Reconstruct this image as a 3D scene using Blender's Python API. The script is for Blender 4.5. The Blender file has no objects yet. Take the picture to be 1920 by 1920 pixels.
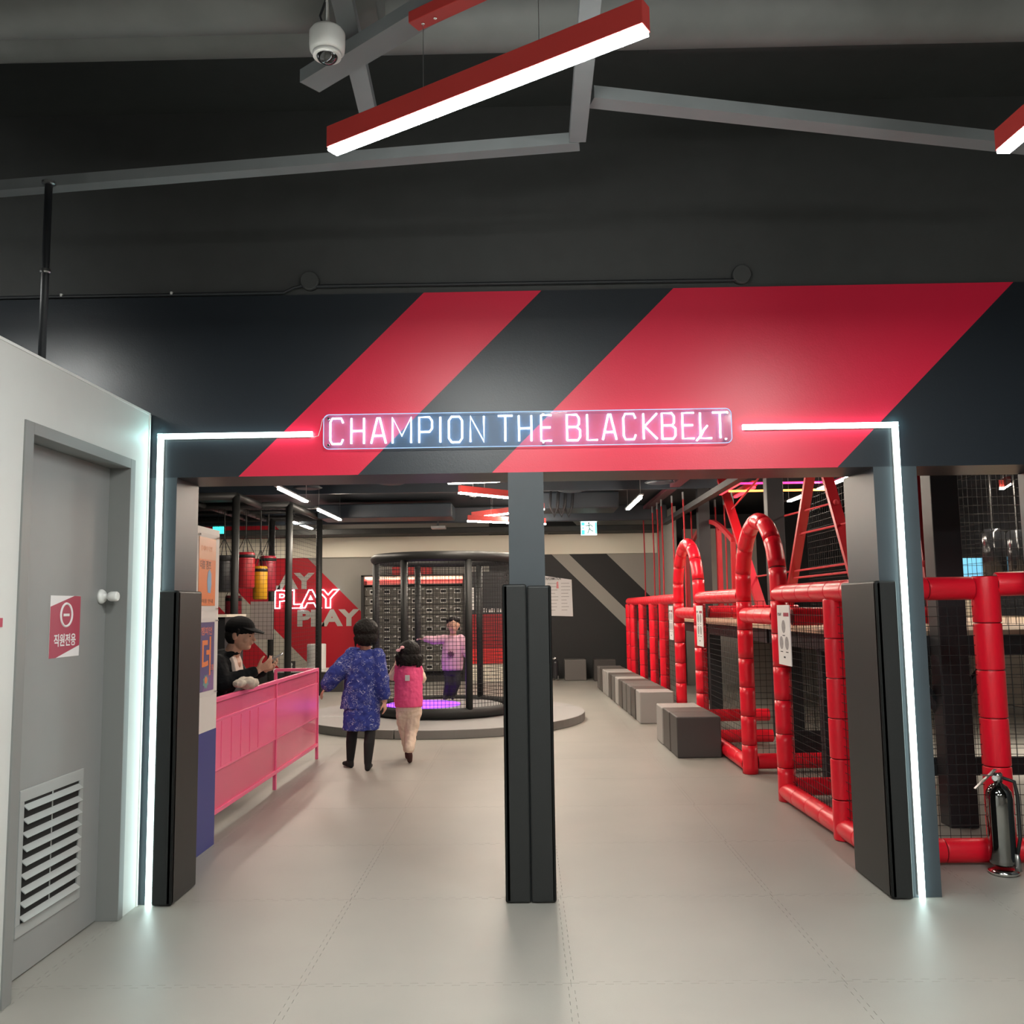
import bpy, math, random
from mathutils import Vector, Matrix, Euler
from math import sin, cos, pi, radians as R

random.seed(7)
scene = bpy.context.scene
col = scene.collection

# ------------------------------------------------------------------ camera, exposure, world
cam_data = bpy.data.cameras.new('camera')
cam = bpy.data.objects.new('camera', cam_data)
col.objects.link(cam)
cam_data.sensor_fit = 'HORIZONTAL'
cam_data.sensor_width = 36.0
cam_data.lens = 36.0 * 1716 / 1920
cam_data.clip_start = 0.05
# rotation built from the measured vanishing point: yaw 0.84 deg, pitch 5.9 deg up, roll 0.78 deg
def set_camera():
    F = 1716.0
    Y = Vector(((985 - 960) / F, (1138 - 960) / F, 1)).normalized()
    P = Vector(((985 + 1000 - 960) / F, (1138 - 13.6 - 960) / F, 1))
    n = Y.cross(P).normalized()
    Z = -n if n.y > 0 else n
    X = Y.cross(Z)
    if X.x < 0: X = -X
    M = Matrix((X, Y, Z))                       # world = M @ (x right, y down, z forward)
    c = M @ Matrix(((1, 0, 0), (0, -1, 0), (0, 0, -1)))
    cam.matrix_world = Matrix.Translation((0, 0, 1.5)) @ c.to_4x4()
set_camera()
scene.camera = cam

scene.view_settings.view_transform = 'Standard'
scene.view_settings.look = 'None'
scene.view_settings.exposure = 0.4
scene.view_settings.gamma = 1.0
scene.view_settings.use_curve_mapping = False

world = bpy.data.worlds.new('world')
scene.world = world
world.use_nodes = True
world.node_tree.nodes['Background'].inputs[0].default_value = (0.55, 0.6, 0.65, 1)
world.node_tree.nodes['Background'].inputs[1].default_value = 0.05

PEND_W = 28.0        # watts of one hanging linear lamp
TRACK_W = 40.0       # watts of one hall tube
STRIP_E = 6.5        # emission of the neon frame
SIGN_E = 3.6

# ------------------------------------------------------------------ materials
MATS = {}
def mat(name, color, rough=0.5, metal=0.0, noise=0.0, nscale=8.0, bump=0.0, bscale=120.0, emit=0.0, ecol=None, alpha=1.0, spec=0.5, coat=0.0, trans=0.0):
    if name in MATS: return MATS[name]
    m = bpy.data.materials.new(name); m.use_nodes = True
    nt = m.node_tree; b = nt.nodes['Principled BSDF']
    b.inputs['Base Color'].default_value = (*color, 1)
    b.inputs['Roughness'].default_value = rough
    b.inputs['Metallic'].default_value = metal
    b.inputs['Specular IOR Level'].default_value = spec
    b.inputs['Coat Weight'].default_value = coat
    b.inputs['Coat Roughness'].default_value = 0.12
    b.inputs['Transmission Weight'].default_value = trans
    b.inputs['Alpha'].default_value = alpha
    if emit:
        b.inputs['Emission Color'].default_value = (*(ecol or color), 1)
        b.inputs['Emission Strength'].default_value = emit
    tc = nt.nodes.new('ShaderNodeTexCoord')
    if noise:
        n = nt.nodes.new('ShaderNodeTexNoise'); n.inputs['Scale'].default_value = nscale; n.inputs['Detail'].default_value = 4
        nt.links.new(tc.outputs['Object'], n.inputs['Vector'])
        mx = nt.nodes.new('ShaderNodeMix'); mx.data_type = 'RGBA'
        mx.inputs[6].default_value = (*[c * (1 - noise) for c in color], 1)
        mx.inputs[7].default_value = (*[min(1, c * (1 + noise)) for c in color], 1)
        nt.links.new(n.outputs['Fac'], mx.inputs[0])
        nt.links.new(mx.outputs[2], b.inputs['Base Color'])
    if bump:
        n2 = nt.nodes.new('ShaderNodeTexNoise'); n2.inputs['Scale'].default_value = bscale; n2.inputs['Detail'].default_value = 3
        nt.links.new(tc.outputs['Object'], n2.inputs['Vector'])
        bp = nt.nodes.new('ShaderNodeBump'); bp.inputs['Strength'].default_value = bump; bp.inputs['Distance'].default_value = 0.01
        nt.links.new(n2.outputs['Fac'], bp.inputs['Height'])
        nt.links.new(bp.outputs['Normal'], b.inputs['Normal'])
    MATS[name] = m
    return m

def mnode(nt, op, a, b=None):
    n = nt.nodes.new('ShaderNodeMath'); n.operation = op
    for i, v in enumerate((a, b)):
        if v is None: continue
        if isinstance(v, (int, float)): n.inputs[i].default_value = v
        else: nt.links.new(v, n.inputs[i])
    return n.outputs[0]

BLACKWALL = mat('matt_charcoal_paint', (0.020, 0.024, 0.029), 0.42, noise=0.15, bump=0.05)
UPPERWALL = mat('upper_wall_paint', (0.055, 0.057, 0.057), 0.6, noise=0.15, bump=0.05)
CEILM = mat('black_ceiling_paint', (0.032, 0.034, 0.033), 0.7, noise=0.2)
BEAMM = mat('grey_painted_steel', (0.20, 0.215, 0.225), 0.5, noise=0.1)
DUCTM = mat('dark_painted_duct', (0.17, 0.175, 0.17), 0.5, noise=0.15)
HALLDUCT = mat('navy_painted_duct', (0.022, 0.032, 0.044), 0.45, noise=0.15)
SLATE = mat('slate_painted_column', (0.045, 0.056, 0.066), 0.45, noise=0.08)
PAD = mat('black_vinyl_padding', (0.019, 0.020, 0.020), 0.48, spec=0.35, bump=0.08, bscale=300)
WHITEWALL = mat('white_wall_paint', (0.60, 0.61, 0.59), 0.55, noise=0.03, bump=0.03)
DOORM = mat('grey_door_paint', (0.27, 0.275, 0.27), 0.42, noise=0.04)
DOORDARK = mat('grey_door_frame', (0.22, 0.225, 0.22), 0.45)
VENTM = mat('vent_grey_plastic', (0.36, 0.375, 0.37), 0.4)
DARK = mat('deep_black', (0.006, 0.006, 0.006), 0.8)
WHITEP = mat('white_plastic', (0.78, 0.78, 0.76), 0.3)
PAPER = mat('white_paper', (0.78, 0.76, 0.76), 0.6)
CHROME = mat('chrome', (0.75, 0.74, 0.72), 0.12, 1.0)
STEEL = mat('brushed_steel', (0.45, 0.45, 0.45), 0.3, 1.0)
RED = mat('red_vinyl', (0.88, 0.008, 0.028), 0.34, bump=0.06, bscale=60, noise=0.08, nscale=5)
REDSTEEL = mat('red_painted_steel', (0.38, 0.010, 0.018), 0.35)
REDROPE = mat('red_rope', (0.42, 0.02, 0.03), 0.8)
BLACKSTEEL = mat('black_painted_steel', (0.018, 0.020, 0.024), 0.5)
NETM = mat('black_net_cord', (0.012, 0.012, 0.013), 0.8)
LAMPRED = mat('red_lamp_housing', (0.50, 0.045, 0.04), 0.4)
CREAM = mat('cream_soffit', (0.88, 0.83, 0.70), 0.6)
GREYWALL = mat('warm_grey_wall', (0.34, 0.325, 0.30), 0.6, noise=0.03)
SKIN = mat('skin', (0.56, 0.31, 0.22), 0.5, noise=0.06, nscale=20)
SKINK = mat('child_skin', (0.60, 0.34, 0.24), 0.5)
HAIR = mat('black_hair', (0.008, 0.0065, 0.006), 0.6, spec=0.25, bump=0.6, bscale=90)
PINKM = mat('pink_powder_coat', (0.95, 0.15, 0.31), 0.25)
CUBELIGHT = mat('light_grey_vinyl', (0.36, 0.345, 0.33), 0.5, bump=0.05)
CUBEDARK = mat('charcoal_vinyl', (0.055, 0.050, 0.048), 0.5, bump=0.05)
CUBEBROWN = mat('dark_taupe_vinyl', (0.075, 0.066, 0.060), 0.5, bump=0.05)
CUBEMID = mat('mid_grey_vinyl', (0.13, 0.122, 0.115), 0.5, bump=0.05)
WOOD = mat('pale_plywood', (0.55, 0.42, 0.30), 0.55, noise=0.15, nscale=10)
BENCHD = mat('dark_grey_laminate', (0.045, 0.043, 0.045), 0.5)
INK = mat('black_ink', (0.02, 0.02, 0.02), 0.7)
LAMPW = mat('warm_white_diffuser', (1, 0.95, 0.85), 0.5, emit=14, ecol=(1.0, 0.93, 0.82))
PENDW = mat('pendant_diffuser', (1, 0.97, 0.92), 0.5, emit=120, ecol=(0.98, 1.0, 0.95))
TUBEW = mat('white_tube_diffuser', (1, 0.97, 0.9), 0.5, emit=120, ecol=(1.0, 0.87, 0.72))
NEON = mat('ice_white_neon', (0.8, 1, 1), 0.5, emit=STRIP_E, ecol=(0.74, 1.0, 0.98))
NEONS = mat('white_neon_lettering', (0.9, 0.95, 1), 0.5, emit=SIGN_E, ecol=(0.80, 0.93, 1.0))

def floor_mat():
    m = mat('grey_eva_foam_mat', (0.46, 0.44, 0.40), 0.42, bump=0.12, bscale=400)
    nt = m.node_tree; b = nt.nodes['Principled BSDF']
    geo = nt.nodes.new('ShaderNodeNewGeometry')
    n = nt.nodes.new('ShaderNodeTexNoise'); n.inputs['Scale'].default_value = 1.3; n.inputs['Detail'].default_value = 5
    nt.links.new(geo.outputs['Position'], n.inputs['Vector'])
    r = nt.nodes.new('ShaderNodeValToRGB')
    r.color_ramp.elements[0].position = 0.3; r.color_ramp.elements[0].color = (0.285, 0.276, 0.25, 1)
    r.color_ramp.elements[1].position = 0.7; r.color_ramp.elements[1].color = (0.325, 0.312, 0.28, 1)
    nt.links.new(n.outputs['Fac'], r.inputs[0]); nt.links.new(r.outputs[0], b.inputs['Base Color'])
    return m
FLOORM = floor_mat()
FLOORBASE = mat('floor_screed', (0.30, 0.29, 0.27), 0.8)

def stripe_wall():
    m = mat('black_wall_with_red_diagonal_bands', (0.018, 0.023, 0.030), 0.30)
    nt = m.node_tree; b = nt.nodes['Principled BSDF']
    geo = nt.nodes.new('ShaderNodeNewGeometry')
    s = nt.nodes.new('ShaderNodeSeparateXYZ'); nt.links.new(geo.outputs['Position'], s.inputs[0])
    d = mnode(nt, 'SUBTRACT', s.outputs[0], s.outputs[2])
    a = mnode(nt, 'MULTIPLY', mnode(nt, 'GREATER_THAN', d, -3.757), mnode(nt, 'LESS_THAN', d, -3.111))
    c = mnode(nt, 'MULTIPLY', mnode(nt, 'GREATER_THAN', d, -2.389), mnode(nt, 'LESS_THAN', d, -0.540))
    t = mnode(nt, 'ADD', a, c)
    t = mnode(nt, 'MULTIPLY', t, mnode(nt, 'LESS_THAN', s.outputs[1], 4.8705))
    mx = nt.nodes.new('ShaderNodeMix'); mx.data_type = 'RGBA'
    nt.links.new(t, mx.inputs[0])
    mx.inputs[6].default_value = (0.017, 0.022, 0.029, 1)
    mx.inputs[7].default_value = (0.76, 0.018, 0.062, 1)
    nt.links.new(mx.outputs[2], b.inputs['Base Color'])
    n2 = nt.nodes.new('ShaderNodeTexNoise'); n2.inputs['Scale'].default_value = 150
    nt.links.new(geo.outputs['Position'], n2.inputs['Vector'])
    bp = nt.nodes.new('ShaderNodeBump'); bp.inputs['Strength'].default_value = 0.08; bp.inputs['Distance'].default_value = 0.005
    nt.links.new(n2.outputs['Fac'], bp.inputs['Height']); nt.links.new(bp.outputs['Normal'], b.inputs['Normal'])
    b.inputs['Roughness'].default_value = 0.36
    return m
STRIPEM = stripe_wall()

def backwall_mat():
    m = mat('back_wall_graphics', (0.33, 0.32, 0.3), 0.6)
    nt = m.node_tree; b = nt.nodes['Principled BSDF']
    geo = nt.nodes.new('ShaderNodeNewGeometry')
    s = nt.nodes.new('ShaderNodeSeparateXYZ'); nt.links.new(geo.outputs['Position'], s.inputs[0])
    d = mnode(nt, 'ADD', s.outputs[0], s.outputs[2])
    def band(lo, hi): return mnode(nt, 'MULTIPLY', mnode(nt, 'GREATER_THAN', d, lo), mnode(nt, 'LESS_THAN', d, hi))
    def mix(f, a, c):
        x = nt.nodes.new('ShaderNodeMix'); x.data_type = 'RGBA'; nt.links.new(f, x.inputs[0])
        if isinstance(a, tuple): x.inputs[6].default_value = a
        else: nt.links.new(a, x.inputs[6])
        x.inputs[7].default_value = c
        return x.outputs[2]
    grey = (0.33, 0.315, 0.285, 1); black = (0.014, 0.015, 0.016, 1); red = (0.52, 0.008, 0.022, 1); beige = (0.50, 0.47, 0.40, 1)
    c = mix(band(-20, -2.02), grey, red)
    c = mix(band(-4.9, -4.2), c, beige)
    c = mix(mnode(nt, 'MULTIPLY', band(-1, 3.17), mnode(nt, 'GREATER_THAN', s.outputs[0], -0.75)), c, black)
    c = mix(band(3.54, 4.33), c, black)
    nt.links.new(c, b.inputs['Base Color'])
    return m
BACKM = backwall_mat()

# ------------------------------------------------------------------ mesh builder
LOC = {}
class MB:
    def __init__(s): s.v = []; s.f = []; s.m = []; s.cur = 0
    def add(s, vs, fs, m=None):
        o = len(s.v); s.v += [Vector(p) for p in vs]
        s.f += [tuple(i + o for i in f) for f in fs]; s.m += [s.cur if m is None else m] * len(fs)
        return s
    def box(s, x0, x1, y0, y1, z0, z1, m=None):
        return s.add([(x0,y0,z0),(x1,y0,z0),(x1,y1,z0),(x0,y1,z0),(x0,y0,z1),(x1,y0,z1),(x1,y1,z1),(x0,y1,z1)],
                     [(0,3,2,1),(4,5,6,7),(0,1,5,4),(1,2,6,5),(2,3,7,6),(3,0,4,7)], m)
    def obox(s, c, ax, ay, az, m=None):
        c, ax, ay, az = map(Vector, (c, ax, ay, az))
        vs = [c + a*ax + b*ay + d*az for d in (-1,1) for b, a in ((-1,-1),(-1,1),(1,1),(1,-1))]
        return s.add(vs, [(0,3,2,1),(4,5,6,7),(0,1,5,4),(1,2,6,5),(2,3,7,6),(3,0,4,7)], m)
    def bar(s, p0, p1, w, h, up=(0,0,1), m=None):
        p0, p1 = Vector(p0), Vector(p1); d = (p1-p0); L = d.length; d.normalize()
        side = d.cross(Vector(up));
        if side.length < 1e-4: side = d.cross(Vector((1,0,0)))
        side.normalize(); u = side.cross(d).normalized()
        return s.obox((p0+p1)/2, d*L/2, side*w/2, u*h/2, m)
    def tube(s, pts, r, n=10, cap=True, m=None, closed=False):
        pts = [Vector(p) for p in pts]; rs = r if isinstance(r, (list, tuple)) else [r]*len(pts)
        N = len(pts); vs = []; prev = None
        for i, p in enumerate(pts):
            if closed: t = (pts[(i+1) % N] - pts[i-1])
            else: t = pts[min(i+1, N-1)] - pts[max(i-1, 0)]
            if t.length < 1e-9: t = Vector((0,0,1))
            t.normalize()
            if prev is None:
                a = t.cross(Vector((0,0,1)))
                if a.length < 0.05: a = t.cross(Vector((1,0,0)))
            else:
                a = prev - t * prev.dot(t)
                if a.length < 1e-5: a = t.cross(Vector((0,1,0)))
            a.normalize(); prev = a; b = t.cross(a)
            for k in range(n):
                an = 2*pi*k/n
                vs.append(p + (a*cos(an) + b*sin(an)) * rs[i])
        fs = []
        for i in range(N if closed else N-1):
            j = (i+1) % N
            for k in range(n):
                fs.append((i*n+k, i*n+(k+1) % n, j*n+(k+1) % n, j*n+k))
        if cap and not closed:
            fs.append(tuple(range(n))[::-1]); fs.append(tuple((N-1)*n+k for k in range(n)))
        return s.add(vs, fs, m)
    def lathe(s, c, prof, n=24, axis='z', m=None):
        c = Vector(c); vs = []; N = len(prof)
        for (r, h) in prof:
            for k in range(n):
                a = 2*pi*k/n
                if axis == 'z': q = Vector((r*cos(a), r*sin(a), h))
                elif axis == 'y': q = Vector((r*cos(a), h, -r*sin(a)))
                else: q = Vector((h, r*cos(a), r*sin(a)))
                vs.append(c+q)
        fs = [(i*n+k, i*n+(k+1) % n, (i+1)*n+(k+1) % n, (i+1)*n+k) for i in range(N-1) for k in range(n)]
        fs.append(tuple(range(n))[::-1]); fs.append(tuple((N-1)*n+k for k in range(n)))
        return s.add(vs, fs, m)
    def ball(s, c, r, n=12, mtx=None, m=None):
        rx, ry, rz = (r, r, r) if isinstance(r, (int, float)) else r
        c = Vector(c); vs = []; h = n//2+1
        for i in range(1, h):
            t = pi*i/h
            for k in range(n):
                a = 2*pi*k/n
                q = Vector((rx*sin(t)*cos(a), ry*sin(t)*sin(a), rz*cos(t)))
                if mtx: q = mtx @ q
                vs.append(c+q)
        rows = h-1
        q = Vector((0,0,rz)); q2 = Vector((0,0,-rz))
        if mtx: q = mtx @ q; q2 = mtx @ q2
        vs += [c+q, c+q2]
        fs = []
        for i in range(rows-1):
            for k in range(n):
                fs.append((i*n+k, (i+1)*n+k, (i+1)*n+(k+1) % n, i*n+(k+1) % n))
        for k in range(n):
            fs.append((rows*n, k, (k+1) % n)); fs.append((rows*n+1, (rows-1)*n+(k+1) % n, (rows-1)*n+k))
        return s.add(vs, fs, m)
    def limb(s, pts, rs, n=12):
        for i in range(len(pts)-1):
            s.tube([pts[i], pts[i+1]], [rs[i], rs[i+1]], n)
        for p, r in zip(pts, rs): s.ball(p, r, n)
        return s
    def loft(s, secs, n=24, m=None):
        """secs: (cx, cy, cz, rx, ry[, rot]) horizontal ellipses"""
        vs = []
        for q in secs:
            cx, cy, cz, rx, ry = q[:5]; ro = q[5] if len(q) > 5 else 0
            for k in range(n):
                a = 2*pi*k/n; x = rx*cos(a); y = ry*sin(a)
                vs.append((cx + x*cos(ro) - y*sin(ro), cy + x*sin(ro) + y*cos(ro), cz))
        N = len(secs)
        fs = [(i*n+k, i*n+(k+1) % n, (i+1)*n+(k+1) % n, (i+1)*n+k) for i in range(N-1) for k in range(n)]
        fs.append(tuple(range(n))[::-1]); fs.append(tuple((N-1)*n+k for k in range(n)))
        return s.add(vs, fs, m)
    def poly(s, pts, m=None):
        return s.add(pts, [tuple(range(len(pts)))], m)
    def plate(s, pts, n, th, m=None):
        """flat polygon with thickness th along normal n"""
        n = Vector(n); N = len(pts)
        vs = [Vector(p) for p in pts] + [Vector(p)+n*th for p in pts]
        fs = [tuple(range(N))[::-1], tuple(range(N, 2*N))] + [(i, (i+1) % N, N+(i+1) % N, N+i) for i in range(N)]
        return s.add(vs, fs, m)
    def build(s, name, mats, parent=None, smooth=False, bevel=0.0, seg=2):
        if not isinstance(mats, (list, tuple)): mats = [mats]
        lo = Vector([min(v[i] for v in s.v) for i in range(3)]); hi = Vector([max(v[i] for v in s.v) for i in range(3)])
        c = (lo+hi)/2
        if parent is None: c.z = lo.z
        me = bpy.data.meshes.new(name)
        me.from_pydata([tuple(v-c) for v in s.v], [], s.f)
        for mm in mats: me.materials.append(mm)
        me.polygons.foreach_set('material_index', s.m)
        if smooth: me.polygons.foreach_set('use_smooth', [len(f) <= 4 for f in s.f])
        me.update()
        o = bpy.data.objects.new(name, me); col.objects.link(o)
        place(o, c, parent)
        if bevel:
            b = o.modifiers.new('bevel', 'BEVEL'); b.width = bevel; b.segments = seg; b.limit_method = 'ANGLE'
        return o

def place(o, c, parent=None):
    c = Vector(c)
    LOC[o.name] = c.copy()
    if parent is not None:
        o.parent = parent
        o.location = c - LOC[parent.name]
    else: o.location = c

def tag(o, label=None, cat=None, group=None, kind=None):
    if label: o['label'] = label
    if cat: o['category'] = cat
    if group: o['group'] = group
    if kind: o['kind'] = kind
    return o
def thing(name, loc, label, cat, group=None):
    o = bpy.data.objects.new(name, None); col.objects.link(o); o.empty_display_size = 0.1
    place(o, loc); return tag(o, label, cat, group)
def struct(o): o['kind'] = 'structure'; return o
def link_copy(src, name, loc, parent, scale=None, rot=None):
    o = src.copy(); o.name = name; col.objects.link(o)
    place(o, loc, parent)
    if scale: o.scale = scale
    if rot: o.rotation_mode = 'QUATERNION'; o.rotation_quaternion = rot
    return o

def bake(o):
    """apply modifiers into the mesh"""
    dg = bpy.context.evaluated_depsgraph_get()
    me = bpy.data.meshes.new_from_object(o.evaluated_get(dg))
    old = o.data; o.modifiers.clear(); o.data = me
    return o
def sculpt(mb, name, mats, parent, voxel=0.008, smooth=4, bump=0.0, bsize=0.05):
    o = mb.build(name, mats, parent)
    r = o.modifiers.new('remesh', 'REMESH'); r.mode = 'VOXEL'; r.voxel_size = voxel; r.use_smooth_shade = True
    s = o.modifiers.new('smooth', 'SMOOTH'); s.iterations = smooth; s.factor = 0.5
    if bump:
        t = bpy.data.textures.new(name + '_folds', 'CLOUDS'); t.noise_scale = bsize
        d = o.modifiers.new('folds', 'DISPLACE'); d.texture = t; d.strength = bump; d.mid_level = 0.5; d.texture_coords = 'GLOBAL'
    bake(o)
    if len(o.data.materials) == 0:
        o.data.materials.append(mats if not isinstance(mats, (list, tuple)) else mats[0])
    return o

def text(name, s, size, M4, mats, parent, extrude=0.001, offset=0.0, bevel=0.0, outline=False, width=None, align='CENTER'):
    cu = bpy.data.curves.new(name, 'FONT'); cu.body = s; cu.size = size
    cu.align_x = align; cu.align_y = 'CENTER'; cu.extrude = extrude; cu.offset = offset
    cu.resolution_u = 3
    if outline: cu.fill_mode = 'NONE'; cu.bevel_depth = bevel; cu.bevel_resolution = 1; cu.extrude = 0
    t = bpy.data.objects.new('tmp', cu); col.objects.link(t)
    dg = bpy.context.evaluated_depsgraph_get()
    me = bpy.data.meshes.new_from_object(t.evaluated_get(dg))
    bpy.data.objects.remove(t); 
    me.materials.clear(); me.materials.append(mats)
    xs = [v.co.x for v in me.vertices]; ys = [v.co.y for v in me.vertices]
    if not xs: return None
    w = max(xs)-min(xs); cx = (max(xs)+min(xs))/2; cy = (max(ys)+min(ys))/2
    k = (width/w) if width else 1.0
    rot = M4.to_3x3(); org = M4.to_translation()
    for v in me.vertices:
        q = Vector(((v.co.x-cx)*k, v.co.y-cy, v.co.z))
        v.co = rot @ q
    me.name = name
    for p in me.polygons: p.material_index = 0
    o = bpy.data.objects.new(name, me); col.objects.link(o); place(o, org, parent)
    return o
def face_y(x, y, z):      # text facing -Y (towards the camera), reading along +X
    return Matrix(((1,0,0,x),(0,0,-1,y),(0,1,0,z),(0,0,0,1)))
def face_px(x, y, z):     # facing +X, reading along +Y
    return Matrix(((0,0,1,x),(1,0,0,y),(0,1,0,z),(0,0,0,1)))
def face_nx(x, y, z):     # facing -X, reading along -Y
    return Matrix(((0,0,-1,x),(-1,0,0,y),(0,1,0,z),(0,0,0,1)))

# ------------------------------------------------------------------ room shell
FW = 4.87            # plane of the striped portal wall
BY = 19.4            # back wall plane
b = MB().box(-7, 7.2, -3.2, 20.2, -0.10, -0.013)
floor = struct(b.build('floor', FLOORBASE))
# interlocking foam mats, 1.09 m square, children of the floor
S = 1.09
def jig(t):           # puzzle edge offset
    n = 36; k = int(t*n) % 2
    return 0.011 if k else -0.011
def mat_outline(g=0.0008, T=0.012, n=32):
    e = [(0.0, 0.0)]
    for i in range(1, n-1):
        a = T if i % 2 else -T
        e.append((i/n*S, a)); e.append(((i+1)/n*S, a))
    e.append(((n-1)/n*S, 0.0))
    fixed = [(0.0, 0.0), (S/n, 0.0)] + e[1:]
    bottom = [(x, y+g) for x, y in fixed]
    right = [(S+y-g, x) for x, y in fixed]
    top = [(x, S+y-g) for x, y in fixed[::-1]]
    left = [(y+g, x) for x, y in fixed[::-1]]
    out = bottom + [(S-g, g)] + right[1:] + [(S-g, S-g)] + top[:-1] + [(g, S-g)] + left[:-1]
    out[0] = (g, g)
    return out
ol = mat_outline()
mm_ = MB().plate([(x, y, -0.012) for x, y in ol], (0, 0, 1), 0.012)
mat0 = mm_.build('mat', FLOORM, floor)
first = True
x0 = -0.93 - 5*S; y0 = 3.84 - 6*S
for i in range(11):
    for j in range(21):
        cx = x0 + (i+0.5)*S; cy = y0 + (j+0.5)*S
        if first:
            place(mat0, (cx, cy, -0.006), floor); first = False
        else: link_copy(mat0, 'mat', (cx, cy, -0.006), floor)

# ceilings
struct(MB().box(-7, 7.2, -3.2, 5.25, 4.3, 4.4).build('ceiling', CEILM))
struct(MB().box(-7, 7.2, 5.25, 20.2, 3.42, 3.5).build('ceiling', mat('navy_black_ceiling', (0.013, 0.018, 0.024), 0.6)))

# front (portal) wall: lintel with red bands, upper wall
struct(MB().box(-6.9, 7.0, FW, 5.25, 2.22, 3.225).build('wall_front', STRIPEM))
struct(MB().box(-6.9, 7.0, FW+0.015, 5.25, 3.225, 4.3).build('wall_front', UPPERWALL))
struct(MB().box(-6.9, -2.02, FW, 5.25, 0, 2.22).build('wall_front', BLACKWALL))
lc = MB().box(-2.02, -1.87, FW, 5.20, 0, 2.22).build('trim_1', SLATE); struct(lc)
rc = MB().box(1.87, 2.10, FW, 5.33, 0, 2.22).build('trim_2', SLATE); struct(rc)
struct(MB().box(2.84, 3.06, FW+0.1, 5.25, 0, 2.22).build('trim_3', SLATE))
cc = struct(MB().box(-0.083, 0.107, FW, 5.08, 0, 2.22).build('trim_4', SLATE))

# outer shell
struct(MB().box(-7.1, -6.9, -3.2, 20.2, 0, 4.3).build('wall_left', BLACKWALL))
struct(MB().box(7.0, 7.2, -3.2, 20.2, 1.25, 4.3).build('wall_right', BLACKWALL))
struct(MB().box(6.99, 7.2, -3.2, 20.2, 0, 1.25).build('wall_right', mat('beige_wall_paint', (0.48, 0.45, 0.39), 0.6)))
struct(MB().box(-7, 7.2, -3.3, -3.2, 0, 4.3).build('wall_rear', GREYWALL))
struct(MB().box(-6.9, 2.80, BY, BY+0.2, 0, 3.42).build('wall_back', BACKM))
struct(MB().box(-6.9, 2.80, BY-0.05, BY+0.0, 2.60, 3.02).build('trim_5', CREAM))
struct(MB().box(2.80, 2.86, 17.2, BY+0.2, 0, 3.35).build('wall_back', GREYWALL))
struct(MB().box(3.1, 7.0, BY+0.25, BY+0.4, 0, 3.42).build('wall_back', BLACKWALL))
struct(MB().box(3.05, 4.45, 17.6, 17.7, 0, 2.95).build('wall_back', GREYWALL))

# left white partition with a doorway
XW = -2.02
w = MB()
w.box(XW-0.10, XW, -3.2, 3.66, 0, 2.56); w.box(XW-0.10, XW, 4.64, 4.85, 0, 2.56); w.box(XW-0.10, XW, 3.66, 4.64, 2.27, 2.56)
wl = struct(w.build('wall_left', WHITEWALL))
struct(MB().box(XW-0.11, XW+0.004, -3.2, 4.855, 2.56, 2.572).build('trim_6', WHITEP))
struct(MB().box(XW-0.001, XW+0.006, 4.842, 4.856, 0, 2.56).build('trim_7', WHITEP))
# door
dr = bpy.data.objects.new('door_1', None); col.objects.link(dr); place(dr, (XW-0.06, 4.15, 0)); dr['kind'] = 'structure'
f = MB()
f.box(XW-0.14, XW+0.008, 3.625, 3.69, 0, 2.285); f.box(XW-0.14, XW+0.008, 4.62, 4.675, 0, 2.285); f.box(XW-0.14, XW+0.008, 3.69, 4.62, 2.235, 2.285)
f.build('door_frame', DOORDARK, dr, bevel=0.002)
p = MB()
dp = XW-0.10
p.box(dp-0.04, dp, 3.692, 4.618, 0.008, 2.233)
panel = p.build('door_panel', DOORM, dr)
v = MB()
vy0, vy1, vz0, vz1 = 3.88, 4.43, 0.17, 0.765
for (a, b_, c, d) in ((vy0, vy1, vz1-0.05, vz1), (vy0, vy1, vz0, vz0+0.05), (vy0, vy0+0.035, vz0+0.05, vz1-0.05), (vy1-0.035, vy1, vz0+0.05, vz1-0.05)):
    v.box(dp, dp+0.008, a, b_, c, d)
vent = v.build('vent_frame', VENTM, dr, bevel=0.002)
MB().box(dp+0.0005, dp+0.0015, vy0+0.03, vy1-0.03, vz0+0.04, vz1-0.04).build('vent_backing', DARK, dr)
for i in range(9):
    z = vz0+0.068 + i*0.0565
    MB().obox((dp+0.013, (vy0+vy1)/2, z), (0.012, 0, -0.010), (0, (vy1-vy0)/2-0.036, 0), (0.0010, 0, 0.0014)).build('slat', VENTM, vent)
MB().box(dp+0.0016, dp+0.004, (vy0+vy1)/2-0.004, (vy0+vy1)/2+0.004, vz0+0.04, vz1-0.04).build('vent_mullion', VENTM, vent)
k = MB().lathe((dp, 4.555, 1.58), [(0.036, 0), (0.036, 0.010), (0.028, 0.022), (0.015, 0.024), (0.013, 0.04), (0.020, 0.044), (0.0245, 0.055), (0.0245, 0.082), (0.020, 0.09)], 28, 'x')
k.build('knob', WHITEP, dr, smooth=True)
sgn = MB()
PINKRED = mat('crimson_sign_print', (0.40, 0.05, 0.09), 0.4)
sy0, sy1, sz0, sz1 = 4.075, 4.350, 1.300, 1.580
sgn.box(dp+0.0005, dp+0.002, sy0, sy1, sz0, sz1, 0)
sgn.plate([(dp+0.002, sy0, sz0), (dp+0.002, sy0+0.06, sz0), (dp+0.002, sy1, sz0+0.05), (dp+0.002, sy1, sz1-0.001), (dp+0.002, sy1-0.06, sz1), (dp+0.002, sy0, sz1-0.05)], (1, 0, 0), 0.0008, 1)
sign1 = sgn.build('staff_sign', [PAPER, PINKRED], dr); sign1['label'] = 'crimson and white staff only sign with no-entry mark'
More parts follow.
